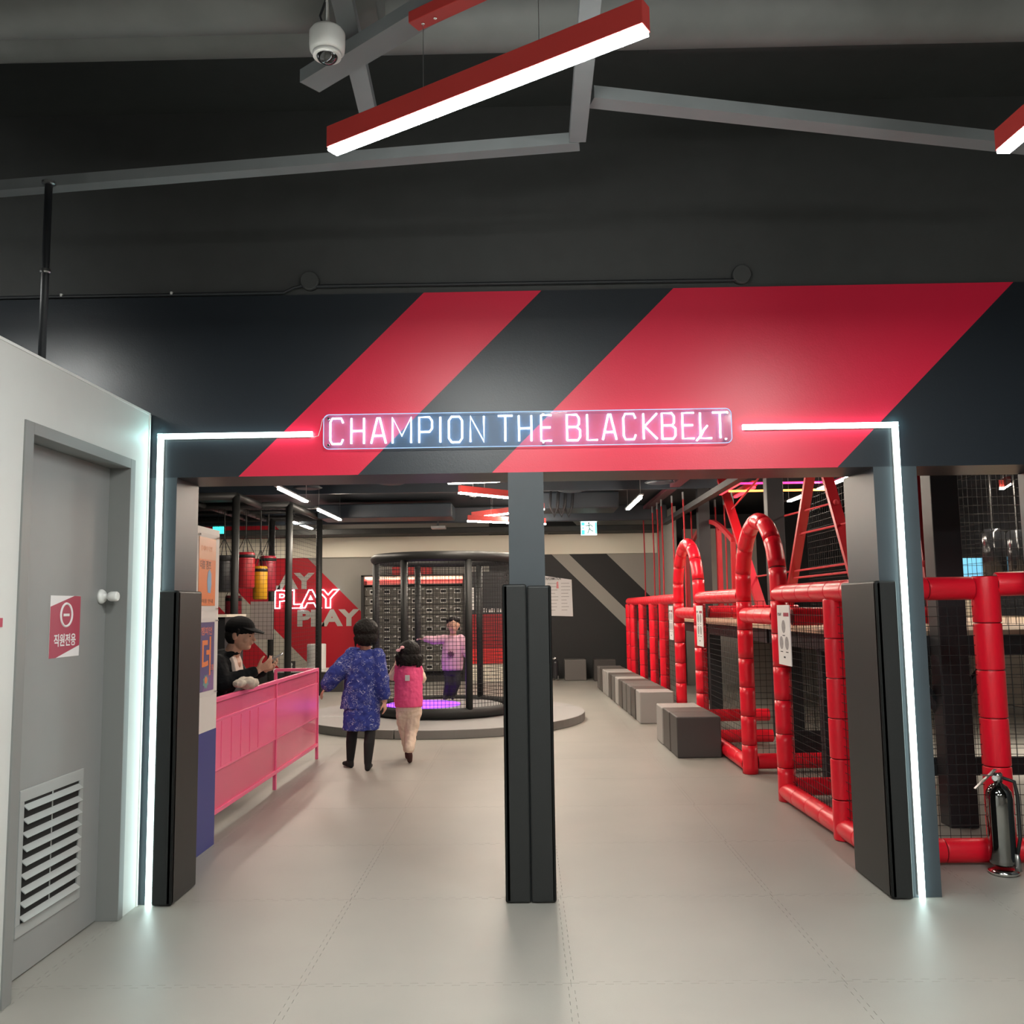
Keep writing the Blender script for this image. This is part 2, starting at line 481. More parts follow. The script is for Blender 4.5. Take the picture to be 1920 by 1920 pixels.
rr = MB(); cy_, cz_ = (sy0+sy1)/2+0.005, 1.492
rr.tube([(dp+0.003, cy_+0.052*cos(2*pi*i/32), cz_+0.052*sin(2*pi*i/32)) for i in range(32)], 0.0055, 6, closed=True)
rr.box(dp+0.003, dp+0.0045, cy_-0.027, cy_+0.027, cz_-0.006, cz_+0.006)
rr.build('no_entry_symbol', PAPER, sign1)
text('lettering', '직원전용', 0.060, face_px(dp+0.0035, (sy0+sy1)/2, 1.378), PAPER, sign1, 0.0003, 0.0012, width=0.20)
tag(MB().box(XW, XW+0.004, 3.30, 3.526, 1.45, 1.485).build('wall_notice', PINKRED), 'small dark red notice at the left edge of the white partition wall', 'sign')

# ------------------------------------------------------------------ neon frame on the portal
def neon_frame(pts, label):
    t = thing('neon_light_frame', (pts[-1][0], 4.85, 0), label, 'light', 'white neon strips framing the entrance')
    h = MB(); g = MB()
    for a, c in zip(pts[:-1], pts[1:]):
        a = Vector(a); c = Vector(c)
        h.bar(a + Vector((0, 0.006, 0)), c + Vector((0, 0.006, 0)), 0.030 if abs(a.x-c.x) < 1e-3 else 0.012, 0.012 if abs(a.x-c.x) < 1e-3 else 0.030, up=(0, 0, 1) if abs(a.x-c.x) > 1e-3 else (0, 1, 0))
        ext = (c-a).normalized()*0.013
        g.bar(a - ext + Vector((0, -0.008, 0)), c + ext + Vector((0, -0.008, 0)), 0.018 if abs(a.x-c.x) > 1e-3 else 0.026, 0.026 if abs(a.x-c.x) > 1e-3 else 0.018, up=(0, 0, 1) if abs(a.x-c.x) > 1e-3 else (0, 1, 0))
    h.build('channel', WHITEP, t); g.build('diffuser', NEON, t)
    return t
neon_frame([(-1.147, 4.858, 2.443), (-1.957, 4.858, 2.443), (-1.957, 4.858, 0.0135)], 'neon strip bent round the left side of the entrance, next to the grey door')
neon_frame([(1.191, 4.858, 2.443), (1.992, 4.858, 2.443), (1.992, 4.858, 0.0135)], 'neon strip bent round the right side of the entrance, next to the red fence')

# column padding
def pads(label, boxes, name='column_pad', loc=None, cat='padding'):
    b = MB()
    for q in boxes: b.box(*q)
    o = b.build(name, PAD, None, bevel=0.012, seg=3)
    return tag(o, label, cat, 'black foam pads round the portal columns')
pads('black foam corner pad on the left portal column beside the poster wall', [(-1.938, -1.832, 4.832, 4.868, 0.004, 1.612), (-1.868, -1.832, 4.832, 5.19, 0.004, 1.612)])
pads('black foam corner pad on the right portal column beside the red fence', [(1.832, 1.945, 4.832, 4.868, 0.004, 1.612), (1.832, 1.868, 4.832, 5.36, 0.004, 1.612)])
pads('left half of the black padding on the centre post', [(-0.122, 0.0065, 4.828, 4.868, 0.004, 1.620), (-0.122, -0.086, 4.828, 5.10, 0.004, 1.620)])
pads('right half of the black padding on the centre post', [(0.0095, 0.137, 4.828, 4.868, 0.004, 1.612), (0.109, 0.137, 4.828, 5.10, 0.004, 1.612)])

# ------------------------------------------------------------------ neon lettering sign
sx = lambda zx: -1.074 + ((590 + zx*0.421875) - 607) * 0.002873
sgt = thing('neon_sign', (0.02, 4.86, 2.357), 'white neon lettering reading CHAMPION THE BLACKBELT on a clear acrylic board', 'sign')
bk = MB()
def rrect(x0, x1, z0, z1, r, y, n=6):
    P = []
    for cx, cz, a0 in ((x1-r, z0+r, -90), (x1-r, z1-r, 0), (x0+r, z1-r, 90), (x0+r, z0+r, 180)):
        for i in range(n+1):
            a = R(a0 + 90*i/n); P.append((cx+r*cos(a), y, cz+r*sin(a)))
    return P
bk.plate(rrect(-1.072, 1.118, 2.357, 2.545, 0.03, 4.842), (0, 1, 0), 0.005)
ACR = mat('clear_acrylic', (0.20, 0.42, 0.80), 0.08, alpha=0.13)
bk.build('acrylic_board', ACR, sgt)
ed = MB().tube(rrect(-1.072, 1.118, 2.357, 2.545, 0.03, 4.841), 0.0022, 5, closed=True)
ed.build('board_edge', mat('acrylic_edge_glow', (0.5, 0.7, 1), 0.2, emit=0.35, ecol=(0.25, 0.45, 1.0)), sgt)  # emission stands in for neon light caught in the acrylic rim
for (x, z) in ((-1.045, 2.378), (-1.045, 2.522), (1.095, 2.522), (1.085, 2.378), (0.11, 2.525), (0.11, 2.375)):
    MB().lathe((x, 4.868, z), [(0.0085, 0), (0.0085, -0.030), (0.006, -0.034)], 12, 'y').build('standoff_bolt', CHROME, sgt, smooth=True)
ZT, ZB = 2.522, 2.383
GL = {
 'C': [[(1,.82),(.85,1),(.15,1),(0,.85),(0,.15),(.15,0),(.85,0),(1,.18)]],
 'H': [[(0,0),(0,1)], [(1,0),(1,1)], [(0,.5),(1,.5)]],
 'A': [[(0,0),(.42,1),(.58,1),(1,0)], [(.14,.3),(.86,.3)]],
 'M': [[(0,0),(0,1),(.5,.28),(1,1),(1,0)]],
 'P': [[(0,0),(0,1),(.8,1),(1,.85),(1,.55),(.8,.42),(0,.42)]],
 'I': [[(.5,0),(.5,1)]],
 'O': [[(.2,0),(0,.15),(0,.85),(.2,1),(.8,1),(1,.85),(1,.15),(.8,0),(.2,0)]],
 'N': [[(0,0),(0,1),(1,0),(1,1)]],
 'T': [[(0,1),(1,1)], [(.5,1),(.5,0)]],
 'E': [[(1,1),(0,1),(0,0),(1,0)], [(0,.52),(.9,.52)]],
 'B': [[(0,0),(0,1),(.75,1),(.92,.87),(.92,.63),(.75,.52),(0,.52)], [(.75,.52),(1,.4),(1,.13),(.82,0),(0,0)]],
 'L': [[(0,1),(0,0),(1,0)]],
 'K': [[(0,0),(0,1)], [(1,1),(.08,.5),(1,0)]],
}
spec = [('C',68,135),('H',162,228),('A',250,325),('M',345,437),('P',463,530),('I',557,567),('O',595,663),('N',690,760),
        ('T',812,887),('H',905,970),('E',1003,1060),('B',1117,1185),('L',1207,1262),('A',1275,1345),('C',1367,1430),
        ('K',1455,1525),('B',1537,1605),('E',1627,1688),('L',1705,1765),('T',1760,1835)]
for ch, a, c in spec:
    xa, xb = sx(a+5), sx(c-5); g = MB()
    for st in GL[ch]:
        g.tube([(xa+(xb-xa)*u, 4.834, ZB+(ZT-ZB)*w_) for u, w_ in st], 0.0052, 8)
    g.build('letter', NEONS, sgt, smooth=True)
MB().tube([(sx(1690), 4.826, 2.368), (sx(1712), 4.822, 2.40), (sx(1722), 4.822, 2.425), (sx(1740), 4.828, 2.45)], 0.005, 8).build('loose_tube_end', NEONS, sgt, smooth=True)
wr = MB().tube([(-1.147, 4.86, 2.443), (-1.125, 4.845, 2.425), (-1.10, 4.84, 2.43), (-1.088, 4.84, 2.47), (-1.078, 4.84, 2.52), (-1.05, 4.842, 2.542)], 0.0018, 5)
wr.build('power_wire', WHITEP, sgt)

# ------------------------------------------------------------------ lamps
def area(name, loc, sx_, sy_, watts, color, rot=(0, 0, 0)):
    L = bpy.data.lights.new(name, 'AREA'); L.shape = 'RECTANGLE'; L.size = sx_; L.size_y = sy_; L.energy = watts; L.color = color
    o = bpy.data.objects.new(name, L); col.objects.link(o); o.location = loc; o.rotation_euler = rot
    return o
def pendant(p0, p1, label, canopy=True, top=3.40, w=0.052, h=0.075, watts=None, shift=0.0):
    p0, p1 = Vector(p0), Vector(p1); c = (p0+p1)/2; d = (p1-p0); L = d.length; d.normalize()
    t = thing('linear_pendant_lamp', c, label, 'lamp', 'red linear pendant lamps')
    s = Vector((-d.y, d.x, 0))
    up = Vector((0, 0, h))
    MB().bar(p0+up/2+Vector((0,0,0.006)), p1+up/2+Vector((0,0,0.006)), w, h).build('housing', LAMPRED, t, bevel=0.002)
    MB().bar(p0+d*0.004, p1-d*0.004, w*0.86, 0.014).build('diffuser', PENDW, t)
    hw = top - p0.z - h
    cc_ = c + Vector((0, 0, top-c.z)) + d*shift
    if canopy:
        cn = MB().bar(cc_-d*0.26+Vector((0,0,0.02)), cc_+d*0.26+Vector((0,0,0.02)), 0.055, 0.04).build('canopy', LAMPRED, t, bevel=0.003)
        for q in (-0.22, -0.17, 0.17, 0.22):
            a = cc_+d*q
            MB().lathe(a, [(0.006, 0), (0.006, -0.004), (0.003, -0.006)], 10).build('screw', CHROME, cn)
    for q in (-0.22, 0.22):
        a = c + d*(q+shift); a.z = p0.z+h; e = Vector((a.x, a.y, top))
        MB().tube([a, e], 0.0012, 5).build('suspension_wire', STEEL, t)
    ang = math.atan2(d.y, d.x)
    ar = area('lamp_light', c + Vector((0, 0, -0.010)), L*0.98, w*0.8, watts or PEND_W, (0.96, 1.0, 0.96), (0, 0, ang))
    return t
pendant((-0.648, 3.02, 3.08), (0.358, 2.38, 3.08), 'glowing red linear pendant hanging from the dark ceiling above the entrance', shift=0.03)
pendant((1.715, 3.12, 3.08), (1.80, 1.92, 3.08), 'glowing linear pendant cut off by the right edge of the photo')
pendant((-3.75, 3.3, 3.08), (-2.75, 3.9, 3.08), 'linear pendant behind the white partition lighting the upper black wall', watts=12)
pendant((-0.9, 0.3, 3.08), (0.2, -0.2, 3.08), 'unseen fill pendant added behind the viewer to light the room')  # unseen lamp added behind the camera to light the front room
pendant((1.3, -0.7, 3.08), (2.3, -0.1, 3.08), 'second unseen fill pendant added behind the viewer to light the room')  # another lamp added out of view as fill for the front room

# ------------------------------------------------------------------ ceiling clutter, front room
def brace(p0, p1, label, w=0.07, h=0.05):
    return tag(MB().bar(p0, p1, w, h).build('steel_brace', BEAMM), label, 'beam', 'grey steel braces under the front ceiling')
brace((-3.0, 4.13, 3.475), (0.26, 3.73, 3.475), 'long grey steel brace running left above the black wall to the pipe')
brace((0.29, 3.43, 3.50), (2.35, 3.91, 3.50), 'grey steel brace sloping right towards the second pendant lamp', 0.08)
brace((0.25, 3.69, 3.475), (0.23, 1.6, 3.475), 'grey steel brace running overhead past the right end of the pendant lamp')
brace((-0.78, 3.24, 3.475), (0.06, 2.55, 3.475), 'short grey steel brace behind the red lamp canopy', 0.09)
brace((-0.56, 2.3, 3.56), (-0.625, 3.66, 3.56), 'grey steel brace crossing behind the dome camera')
def hduct(y, z, r, x0, x1, label):
    pts = [(x0 + (x1-x0)*i/12, y, z) for i in range(13)]
    b = MB().tube(pts, r, 28)
    o = b.build('ceiling_duct', DUCTM, None, smooth=True)
    return tag(o, label, 'duct', 'round ducts under the front ceiling')
hduct(3.62, 3.99, 0.15, -6.8, 6.9, 'long round dark grey duct crossing the ceiling nearest the black wall')
d2 = hduct(3.25, 3.84, 0.14, -6.8, -0.52, 'second round grey duct at the very top left of the photo')
for x in (-3.1, -1.35, 0.4):
    pass
tag(MB().box(0.62, 3.6, 3.95, 4.10, 4.10, 4.30).build('cable_tray', CEILM), 'dark cable tray just behind the round duct at upper right', 'tray')
tag(MB().box(0.85, 4.2, 2.75, 3.20, 3.95, 4.12).build('rectangular_duct', CEILM, bevel=0.01), 'dark rectangular duct at the top right corner', 'duct')
# vertical pipe above the partition
pp = thing('support_pipe', (-2.135, 3.95, 2.60), 'thin black pipe standing above the white partition, bolted to the long brace', 'pipe')
MB().tube([(-2.135, 3.95, 2.56), (-2.135, 3.95, 3.452)], 0.017, 14).build('pipe', BLACKSTEEL, pp, smooth=True)
MB().lathe((-2.135, 3.95, 3.435), [(0.020, 0), (0.030, 0.004), (0.030, 0.014)], 14).build('top_flange', STEEL, pp)
MB().lathe((-2.135, 3.95, 3.02), [(0.021, 0), (0.024, 0.006), (0.021, 0.02)], 14).build('joint_collar', STEEL, pp)
# conduit and junction boxes
cd = MB().tube([(-6.5, 4.862, 3.237), (-4, 4.862, 3.237), (-1.30, 4.862, 3.237), (-1.25, 4.862, 3.262), (-1.16, 4.862, 3.285)], 0.009, 8)
cdo = cd.build('conduit', BLACKSTEEL); tag(cdo, 'thin dark conduit along the top of the lintel left of the junction boxes', 'conduit')
tag(MB().tube([(-1.16, 4.862, 3.27), (1.21, 4.862, 3.262)], 0.010, 8).build('conduit', BLACKSTEEL), 'thin dark conduit running between the two round junction boxes', 'conduit')
for x, z, l in ((-1.159, 3.300, 'left round black junction box on the wall above the neon sign'), (1.210, 3.292, 'right round black junction box on the wall above the wide red band')):
    tag(MB().lathe((x, 4.884, z), [(0.052, 0), (0.052, -0.03), (0.047, -0.038)], 28, 'y').build('junction_box', UPPERWALL, smooth=True), l, 'junction box', 'round junction boxes on the portal wall')
for x in (-2.53, -1.92):
    tag(MB().box(x-0.006, x+0.006, 4.851, 4.853+0.01, 3.235, 3.250).build('conduit_clip', WHITEP), 'tiny white conduit clip nearer the left edge of the photo' if x < -2 else 'tiny white conduit clip right of the support pipe', 'clip', 'white conduit clips')
# dome camera
dc = thing('dome_camera', (-0.640, 2.9, 3.33), 'white dome security camera hanging from a rod at the upper left', 'camera')
MB().lathe((-0.640, 2.9, 3.365), [(0.048, 0.0), (0.058, 0.008), (0.060, 0.03), (0.060, 0.070), (0.052, 0.082), (0.02, 0.085)], 32).build('body', WHITEP, dc, smooth=True)
MB().ball((-0.640, 2.9, 3.362), (0.038, 0.038, 0.034), 24).build('dome', mat('smoked_dome', (0.02, 0.02, 0.02), 0.08, coat=1), dc, smooth=True)
MB().lathe((-0.640, 2.9, 3.352), [(0.047, 0.0), (0.049, 0.012)], 32).build('trim_ring', WHITEP, dc, smooth=True)
MB().tube([(-0.640, 2.9, 3.45), (-0.640, 2.9, 4.3)], 0.008, 10).build('rod', STEEL, dc, smooth=True)
MB().tube([(-0.650, 2.9, 3.45), (-0.665, 2.9, 3.50), (-0.645, 2.9, 3.56), (-0.66, 2.9, 3.7), (-0.65, 2.9, 4.2)], 0.004, 6).build('cable', BLACKSTEEL, dc)

# ------------------------------------------------------------------ poster partition behind the portal (left)
PX = -2.04
pw = MB()
pw.box(PX-0.12, PX, 5.25, 6.085, 0.74, 2.035, 0); pw.box(PX-0.12, PX+0.001, 5.25, 6.086, 0, 0.74, 1)
BLUEP = mat('royal_blue_panel', (0.045, 0.055, 0.24), 0.5)
PWALL = mat('pinkish_white_panel', (0.74, 0.70, 0.67), 0.5)
tag(pw.build('display_partition', [PWALL, BLUEP]), 'white and blue partition wall carrying two posters beside the pink barrier', 'partition')
ORG = mat('orange_poster_print', (0.92, 0.24, 0.04), 0.35); PEACH = mat('peach_poster_print', (0.90, 0.42, 0.20), 0.35)
NAVY = mat('indigo_poster_print', (0.07, 0.06, 0.22), 0.35); BRN = mat('brown_print', (0.25, 0.08, 0.03), 0.5)
SKYB = mat('sky_blue_print', (0.20, 0.42, 0.68), 0.4); PURP = mat('violet_poster_print', (0.22, 0.10, 0.30), 0.35); TEAL = mat('teal_print', (0.15, 0.35, 0.33), 0.4)
CLEAR = mat('clear_poster_cover', (0.9, 0.9, 0.95), 0.05, alpha=0.04)
def poster_holder(z0, z1, label):
    t = thing('framed_poster', (PX, 5.87, z0), label, 'poster')
    MB().box(PX+0.010, PX+0.013, 5.66, 6.045, z0, z1).build('clear_cover', CLEAR, t)
    for y in (5.675, 6.03):
        for z in (z0+0.015, z1-0.015):
            MB().lathe((PX+0.001, y, z), [(0.007, 0), (0.007, 0.018), (0.004, 0.020)], 10, 'x').build('standoff_bolt', CHROME, t)
    return t
t = poster_holder(1.50, 1.995, 'orange poster with blue figure on the partition, upper of the two')
b = MB(); b.box(PX+0.001, PX+0.003, 5.70, 6.01, 1.535, 1.97, 0); b.box(PX+0.003, PX+0.0035, 5.70, 6.01, 1.83, 1.97, 1)
b.build('print', [ORG, PEACH], t)
b = MB()
b.plate([(PX+0.004, 5.885+u, 1.67+w_) for u, w_ in ((-.02,-.05),(.03,-.055),(.045,0),(.04,.07),(.01,.10),(-.02,.08),(-.035,.02))], (1,0,0), 0.0006)
b.build('blue_figure', SKYB, t)
text('headline', '더블 점프', 0.06, face_px(PX+0.004, 5.82, 1.795), BRN, t, 0.0003, 0.001, width=0.20)
text('caption', '이용 안내', 0.03, face_px(PX+0.004, 5.86, 1.565), BRN, t, 0.0003, width=0.20)
text('caption', '플레이 타임', 0.035, face_px(PX+0.004, 5.83, 1.90), ORG, t, 0.0003, width=0.2)
t = poster_holder(0.965, 1.455, 'indigo poster with big orange Korean lettering, lower of the two')
b = MB(); b.box(PX+0.001, PX+0.003, 5.70, 6.01, 0.995, 1.43, 0); b.plate([(PX+0.003, 5.80, 0.995), (PX+0.003, 6.01, 0.995), (PX+0.003, 6.01, 1.12), (PX+0.003, 5.90, 1.10)], (1,0,0), 0.0006, 1)
b.build('print', [NAVY, PURP], t)
text('headline', '더', 0.26, face_px(PX+0.0045, 5.865, 1.215), ORG, t, 0.0003, 0.006, width=0.16)
text('caption', '챔피언', 0.055, face_px(PX+0.0045, 5.86, 1.375), mat('coral_print', (0.75, 0.2, 0.15), 0.4), t, 0.0003, 0.001, width=0.2)
text('caption', '드림', 0.04, face_px(PX+0.0045, 5.965, 1.14), mat('coral_print', (0.75, 0.2, 0.15), 0.4), t, 0.0003, 0.001, width=0.07)
b = MB(); b.plate([(PX+0.0045, 5.86+0.055*cos(a)*(1 if i % 2 else .7), 1.055+0.05*sin(a)*(1 if i % 2 else .7)) for i, a in enumerate([2*pi*j/16 for j in range(16)])], (1,0,0), 0.0006)
b.build('splash_print', TEAL, t)
MB().plate([(PX+0.0055, 5.86+0.025*cos(2*pi*j/14), 1.065+0.022*sin(2*pi*j/14)) for j in range(14)], (1,0,0), 0.0006).build('orange_spot', ORG, t)

# ------------------------------------------------------------------ pink perforated barrier
def perforated(name, color):
    m = mat(name, color, 0.28)
    nt = m.node_tree; b = nt.nodes['Principled BSDF']
    geo = nt.nodes.new('ShaderNodeNewGeometry')
    s = nt.nodes.new('ShaderNodeSeparateXYZ'); nt.links.new(geo.outputs['Position'], s.inputs[0])
    P = 0.0125
    def cell(a, off): return mnode(nt, 'SUBTRACT', mnode(nt, 'FRACT', mnode(nt, 'ADD', mnode(nt, 'DIVIDE', a, P), off)), 0.5)
    def disc(off):
        u = cell(mnode(nt, 'ADD', s.outputs[1], s.outputs[2]), off); w_ = cell(mnode(nt, 'SUBTRACT', s.outputs[1], s.outputs[2]), off)
        return mnode(nt, 'ADD', mnode(nt, 'MULTIPLY', u, u), mnode(nt, 'MULTIPLY', w_, w_))
    al = mnode(nt, 'GREATER_THAN', disc(0.0), 0.15)
    nt.links.new(al, b.inputs['Alpha'])
    return m
PERF = perforated('pink_perforated_metal', (0.95, 0.17, 0.33))
bt = thing('barrier', (-2.13, 7.9, 0), 'hot pink perforated metal barrier with slim legs, man leaning on it', 'barrier')
BX = -2.13
ys = (6.30, 7.86, 9.42)
def frame_bar(p0, p1, w=0.03, name='rail'): return MB().bar(p0, p1, w, w).build(name, PINKM, bt, bevel=0.003)
for z in (0.895, 0.145): frame_bar((BX, ys[0], z), (BX, ys[-1], z))
frame_bar((BX, ys[0], 0.42), (BX, ys[-1], 0.42), 0.018); frame_bar((BX, ys[0], 0.755), (BX, ys[-1], 0.755), 0.018)
for y in ys: frame_bar((BX, y, 0.0), (BX, y, 0.91), 0.028, 'leg')
for i in (0, 1):
    a, c = ys[i]+0.014, ys[i+1]-0.014
    MB().box(BX-0.001, BX+0.001, a, c, 0.76, 0.885).build('perforated_sheet', PERF, bt)
    MB().box(BX-0.001, BX+0.001, a, c, 0.15, 0.415).build('perforated_sheet', PERF, bt)
    MB().box(BX-0.006, BX+0.006, a, c, 0.425, 0.75).build('solid_sheet', PINKM, bt)
# counter part behind: table top that joins the barrier
for i in range(5):
    frame_bar((BX+0.008, 6.45+i*0.22, 0.43), (BX+0.008, 6.45+i*0.22, 0.74), 0.006, 'rib')
frame_bar((BX-0.42, 9.40, 0.0), (BX-0.42, 9.40, 0.9), 0.028, 'leg'); frame_bar((BX-0.42, 9.40, 0.895), (BX, 9.40, 0.895)); frame_bar((BX-0.42, 9.40, 0.42), (BX, 9.40, 0.42))
# crumpled cloth bag on the rail
cb = MB()
random.seed(3)
for i in range(12):
    cb.ball((BX+0.04+random.uniform(-.05, .04), 6.93+random.uniform(-.14, .11), 0.945+random.uniform(-.005, .03)), (0.05, 0.06, 0.035), 8)
ho = sculpt(cb, 'cloth_bag', mat('beige_canvas', (0.52, 0.45, 0.38), 0.8, noise=0.35, nscale=25), None, 0.008, 3, 0.02, 0.03)
tag(ho, 'crumpled beige cloth bag resting on the pink barrier', 'bag')

exec_people = True

# ------------------------------------------------------------------ platform, cage
PC = Vector((-1.12, 12.60, 0))
pl = thing('round_platform', PC, 'low round grey platform carrying the black net cage', 'platform')
PLTM = mat('platform_grey_vinyl', (0.33, 0.325, 0.32), 0.45, bump=0.05); PLTE = mat('platform_edge_vinyl', (0.20, 0.195, 0.185), 0.5)
for k in range(6):
    a0, a1 = 2*pi*k/6+0.003+0.3, 2*pi*(k+1)/6-0.003+0.3
    arc = [(PC.x+1.9*cos(a0+(a1-a0)*i/14), PC.y+1.9*sin(a0+(a1-a0)*i/14)) for i in range(15)]
    P = [(PC.x, PC.y)] + arc
    b = MB(); N = len(P)
    b.add([(x, y, 0.0) for x, y in P] + [(x, y, 0.105) for x, y in P], [tuple(range(N))[::-1]]); b.f.append(tuple(range(N, 2*N))); b.m.append(0)
    for i in range(N):
        b.f.append((i, (i+1) % N, N+(i+1) % N, N+i)); b.m.append(1)
    b.build('panel', [PLTM, PLTE], pl, bevel=0.008)
cg = thing('net_cage', PC+Vector((0, 0, 0.106)), 'black padded round net cage with a child bouncing inside', 'cage')
CR = 0.93
def ring(z, r, rr, name, segs=64):
    return MB().tube([(PC.x+r*cos(2*pi*i/segs), PC.y+r*sin(2*pi*i/segs), z) for i in range(segs)], rr, 10, closed=True).build(name, PAD, cg, smooth=True)
ring(0.175, CR, 0.068, 'base_ring'); ring(2.165, CR, 0.064, 'top_ring')
cgp = [R(a) for a in (0, 61, 119, 180, -118, -65)]
cage_px = []
for a in cgp:
    x, y = PC.x+CR*cos(a), PC.y+CR*sin(a)
    MB().tube([(x, y, 0.22), (x, y, 2.12)], 0.047, 14).build('post', PAD, cg, smooth=True)
nb = MB()
for i in range(120):
    a = 2*pi*i/120; x, y = PC.x+CR*cos(a), PC.y+CR*sin(a)
    nb.tube([(x, y, 0.2), (x, y, 2.14)], 0.0028, 4, cap=False)
for j in range(39):
    z = 0.24+j*0.049
    nb.tube([(PC.x+CR*cos(2*pi*i/60), PC.y+CR*sin(2*pi*i/60), z) for i in range(60)], 0.0028, 4, closed=True)
no = nb.build('net', NETM, cg); no['kind'] = 'stuff'
tp = thing('glowing_trampoline', PC+Vector((-.25, 0, 0.106)), 'round bouncing pad glowing violet inside the cage', 'trampoline')
MB().lathe((PC.x, PC.y, 0.107), [(0.80, 0), (0.80, 0.08), (0.76, 0.095)], 48).build('pad', PLTM, tp, smooth=True)
VIO = mat('violet_led_disc', (0.4, 0.1, 0.9), 0.4, emit=1.1, ecol=(0.36, 0.08, 1.0))
MB().lathe((-1.40, 12.55, 0.203), [(0.50, 0), (0.50, 0.012), (0.48, 0.016)], 48).build('led_disc', VIO, tp, smooth=True)

# ------------------------------------------------------------------ lockers on the back wall
lk = thing('locker_bank', (-2.2, 19.2, 0), 'charcoal bank of numbered lockers under a warm light strip on the back wall', 'lockers')
LKM = mat('charcoal_locker', (0.13, 0.124, 0.108), 0.45); LKF = mat('locker_frame_black', (0.03, 0.028, 0.026), 0.5)
b = MB(); b.box(-3.40, -1.24, 19.05, 19.38, 1.98, 2.0); b.box(-3.40, -3.34, 18.98, 19.38, 0.1, 2.20); b.box(-1.29, -1.24, 18.98, 19.38, 0, 2.2); b.box(-3.40, -1.24, 18.98, 19.38, 2.17, 2.20); b.box(-3.34, -1.29, 19.08, 19.38, 0.0, 0.12)
b.box(-3.34, -1.29, 19.36, 19.39, 0.1, 2.2)
b.build('cabinet', LKF, lk)
MB().box(-3.34, -1.29, 19.10, 19.35, 2.12, 2.165).build('light_strip', mat('warm_shelf_light', (1, .6, .4), .5, emit=2.0, ecol=(1.0, 0.62, 0.42)), lk)
MB().box(-3.34, -1.29, 19.34, 19.355, 2.0, 2.12).build('light_panel', mat('pale_shelf_panel', (.85, .75, .68), .5), lk)
MB().box(-3.34, -1.29, 19.09, 19.33, 2.085, 2.095).build('light_strip', mat('red_shelf_light', (1, .1, .1), .5, emit=1.6, ecol=(1.0, 0.12, 0.12)), lk)
d0 = MB().box(-0.143, 0.143, -0.01, 0.01, -0.092, 0.092).build('door', LKM, lk, bevel=0.004)
pl0 = MB(); pl0.tube([(-0.06, 0, -0.034), (0.06, 0, -0.034), (0.06, 0, 0.034), (-0.06, 0, 0.034)], 0.008, 5, closed=True)
ring0 = None
nc, nr = 7, 9
dw = (3.34-1.29)/nc; dh = 0.194
d_first = True; k0 = None
for c in range(nc):
    for r in range(nr):
        x = -3.34 + dw*(c+0.5); z = 1.86 - r*dh
        if d_first:
            place(d0, (x, 19.07, z), lk); d0.scale = (dw/0.29, 1, 1); d = d0
        else: d = link_copy(d0, 'door', (x, 19.07, z), lk)
        if k0 is None:
            k0 = MB()
            k0.tube([(-0.058, 0, -0.036), (0.058, 0, -0.036), (0.058, 0, 0.036), (-0.058, 0, 0.036)], 0.011, 5, closed=True, m=0)
            k0.box(-0.052, 0.052, -0.004, 0.006, -0.03, 0.03, 1)
            k0 = k0.build('lock_plate', [WHITEP, DARK], d)
            kk = k0
        else:
            kk = k0.copy(); col.objects.link(kk)
        kk.parent = d; kk.location = (0.03, -0.016, -0.012); LOC[kk.name] = Vector((0,0,0))
        if d_first: pass
        n = text('number', str(c*nr+r+1), 0.055, face_y(x-0.10, 19.055, z+0.045), WHITEP, None, 0.0005, 0.001)
        n.parent = d; n.location = (-0.10, -0.014, 0.045)
        d_first = False
# dark wall panel right of lockers with vertical print and a red kiosk
kz = thing('photo_kiosk', (-0.78, 19.1, 0), 'red counter kiosk below white lettering, seen through the right of the cage', 'kiosk')
b = MB(); b.box(-1.22, -0.35, 18.9, 19.38, 0.45, 1.36, 0); b.box(-1.22, -0.35, 18.88, 19.38, 0.36, 0.66, 1); b.box(-1.22, -0.35, 18.92, 19.38, 0.0, 0.36, 2); b.box(-1.22, -0.35, 19.0, 19.38, 1.36, 2.24, 3)
b.build('body', [mat('deep_red_panel', (0.32, 0.008, 0.015), 0.4), mat('bright_red_panel', (0.75, 0.03, 0.03), 0.4), CREAM, BLACKWALL], kz)
for i in range(4): MB().box(-1.18, -0.40, 18.885, 18.9, 0.75+i*0.15, 0.765+i*0.15).build('shelf_edge', mat('dim_red', (0.5, 0.03, 0.03), 0.4), kz)
MB().box(-1.13, -1.06, 18.985, 19.0, 1.45, 1.92).build('white_label', PAPER, kz)
b = MB(); random.seed(9)
for i in range(9): b.box(-0.92+i*0.055, -0.92+i*0.055+random.uniform(.02, .042), 18.985, 19.0, 1.40, 1.40+random.uniform(.06, .09))
o = b.build('small_print', WHITEP, kz); o['kind'] = 'stuff'
# red shelf / sign seen above the lockers
tag(MB().box(-2.75, -1.95, 18.95, 19.3, 2.201, 2.36).build('red_sign_box', mat('dim_red', (0.5, 0.03, 0.03), 0.4)), 'small dark red sign box above the lockers', 'sign')

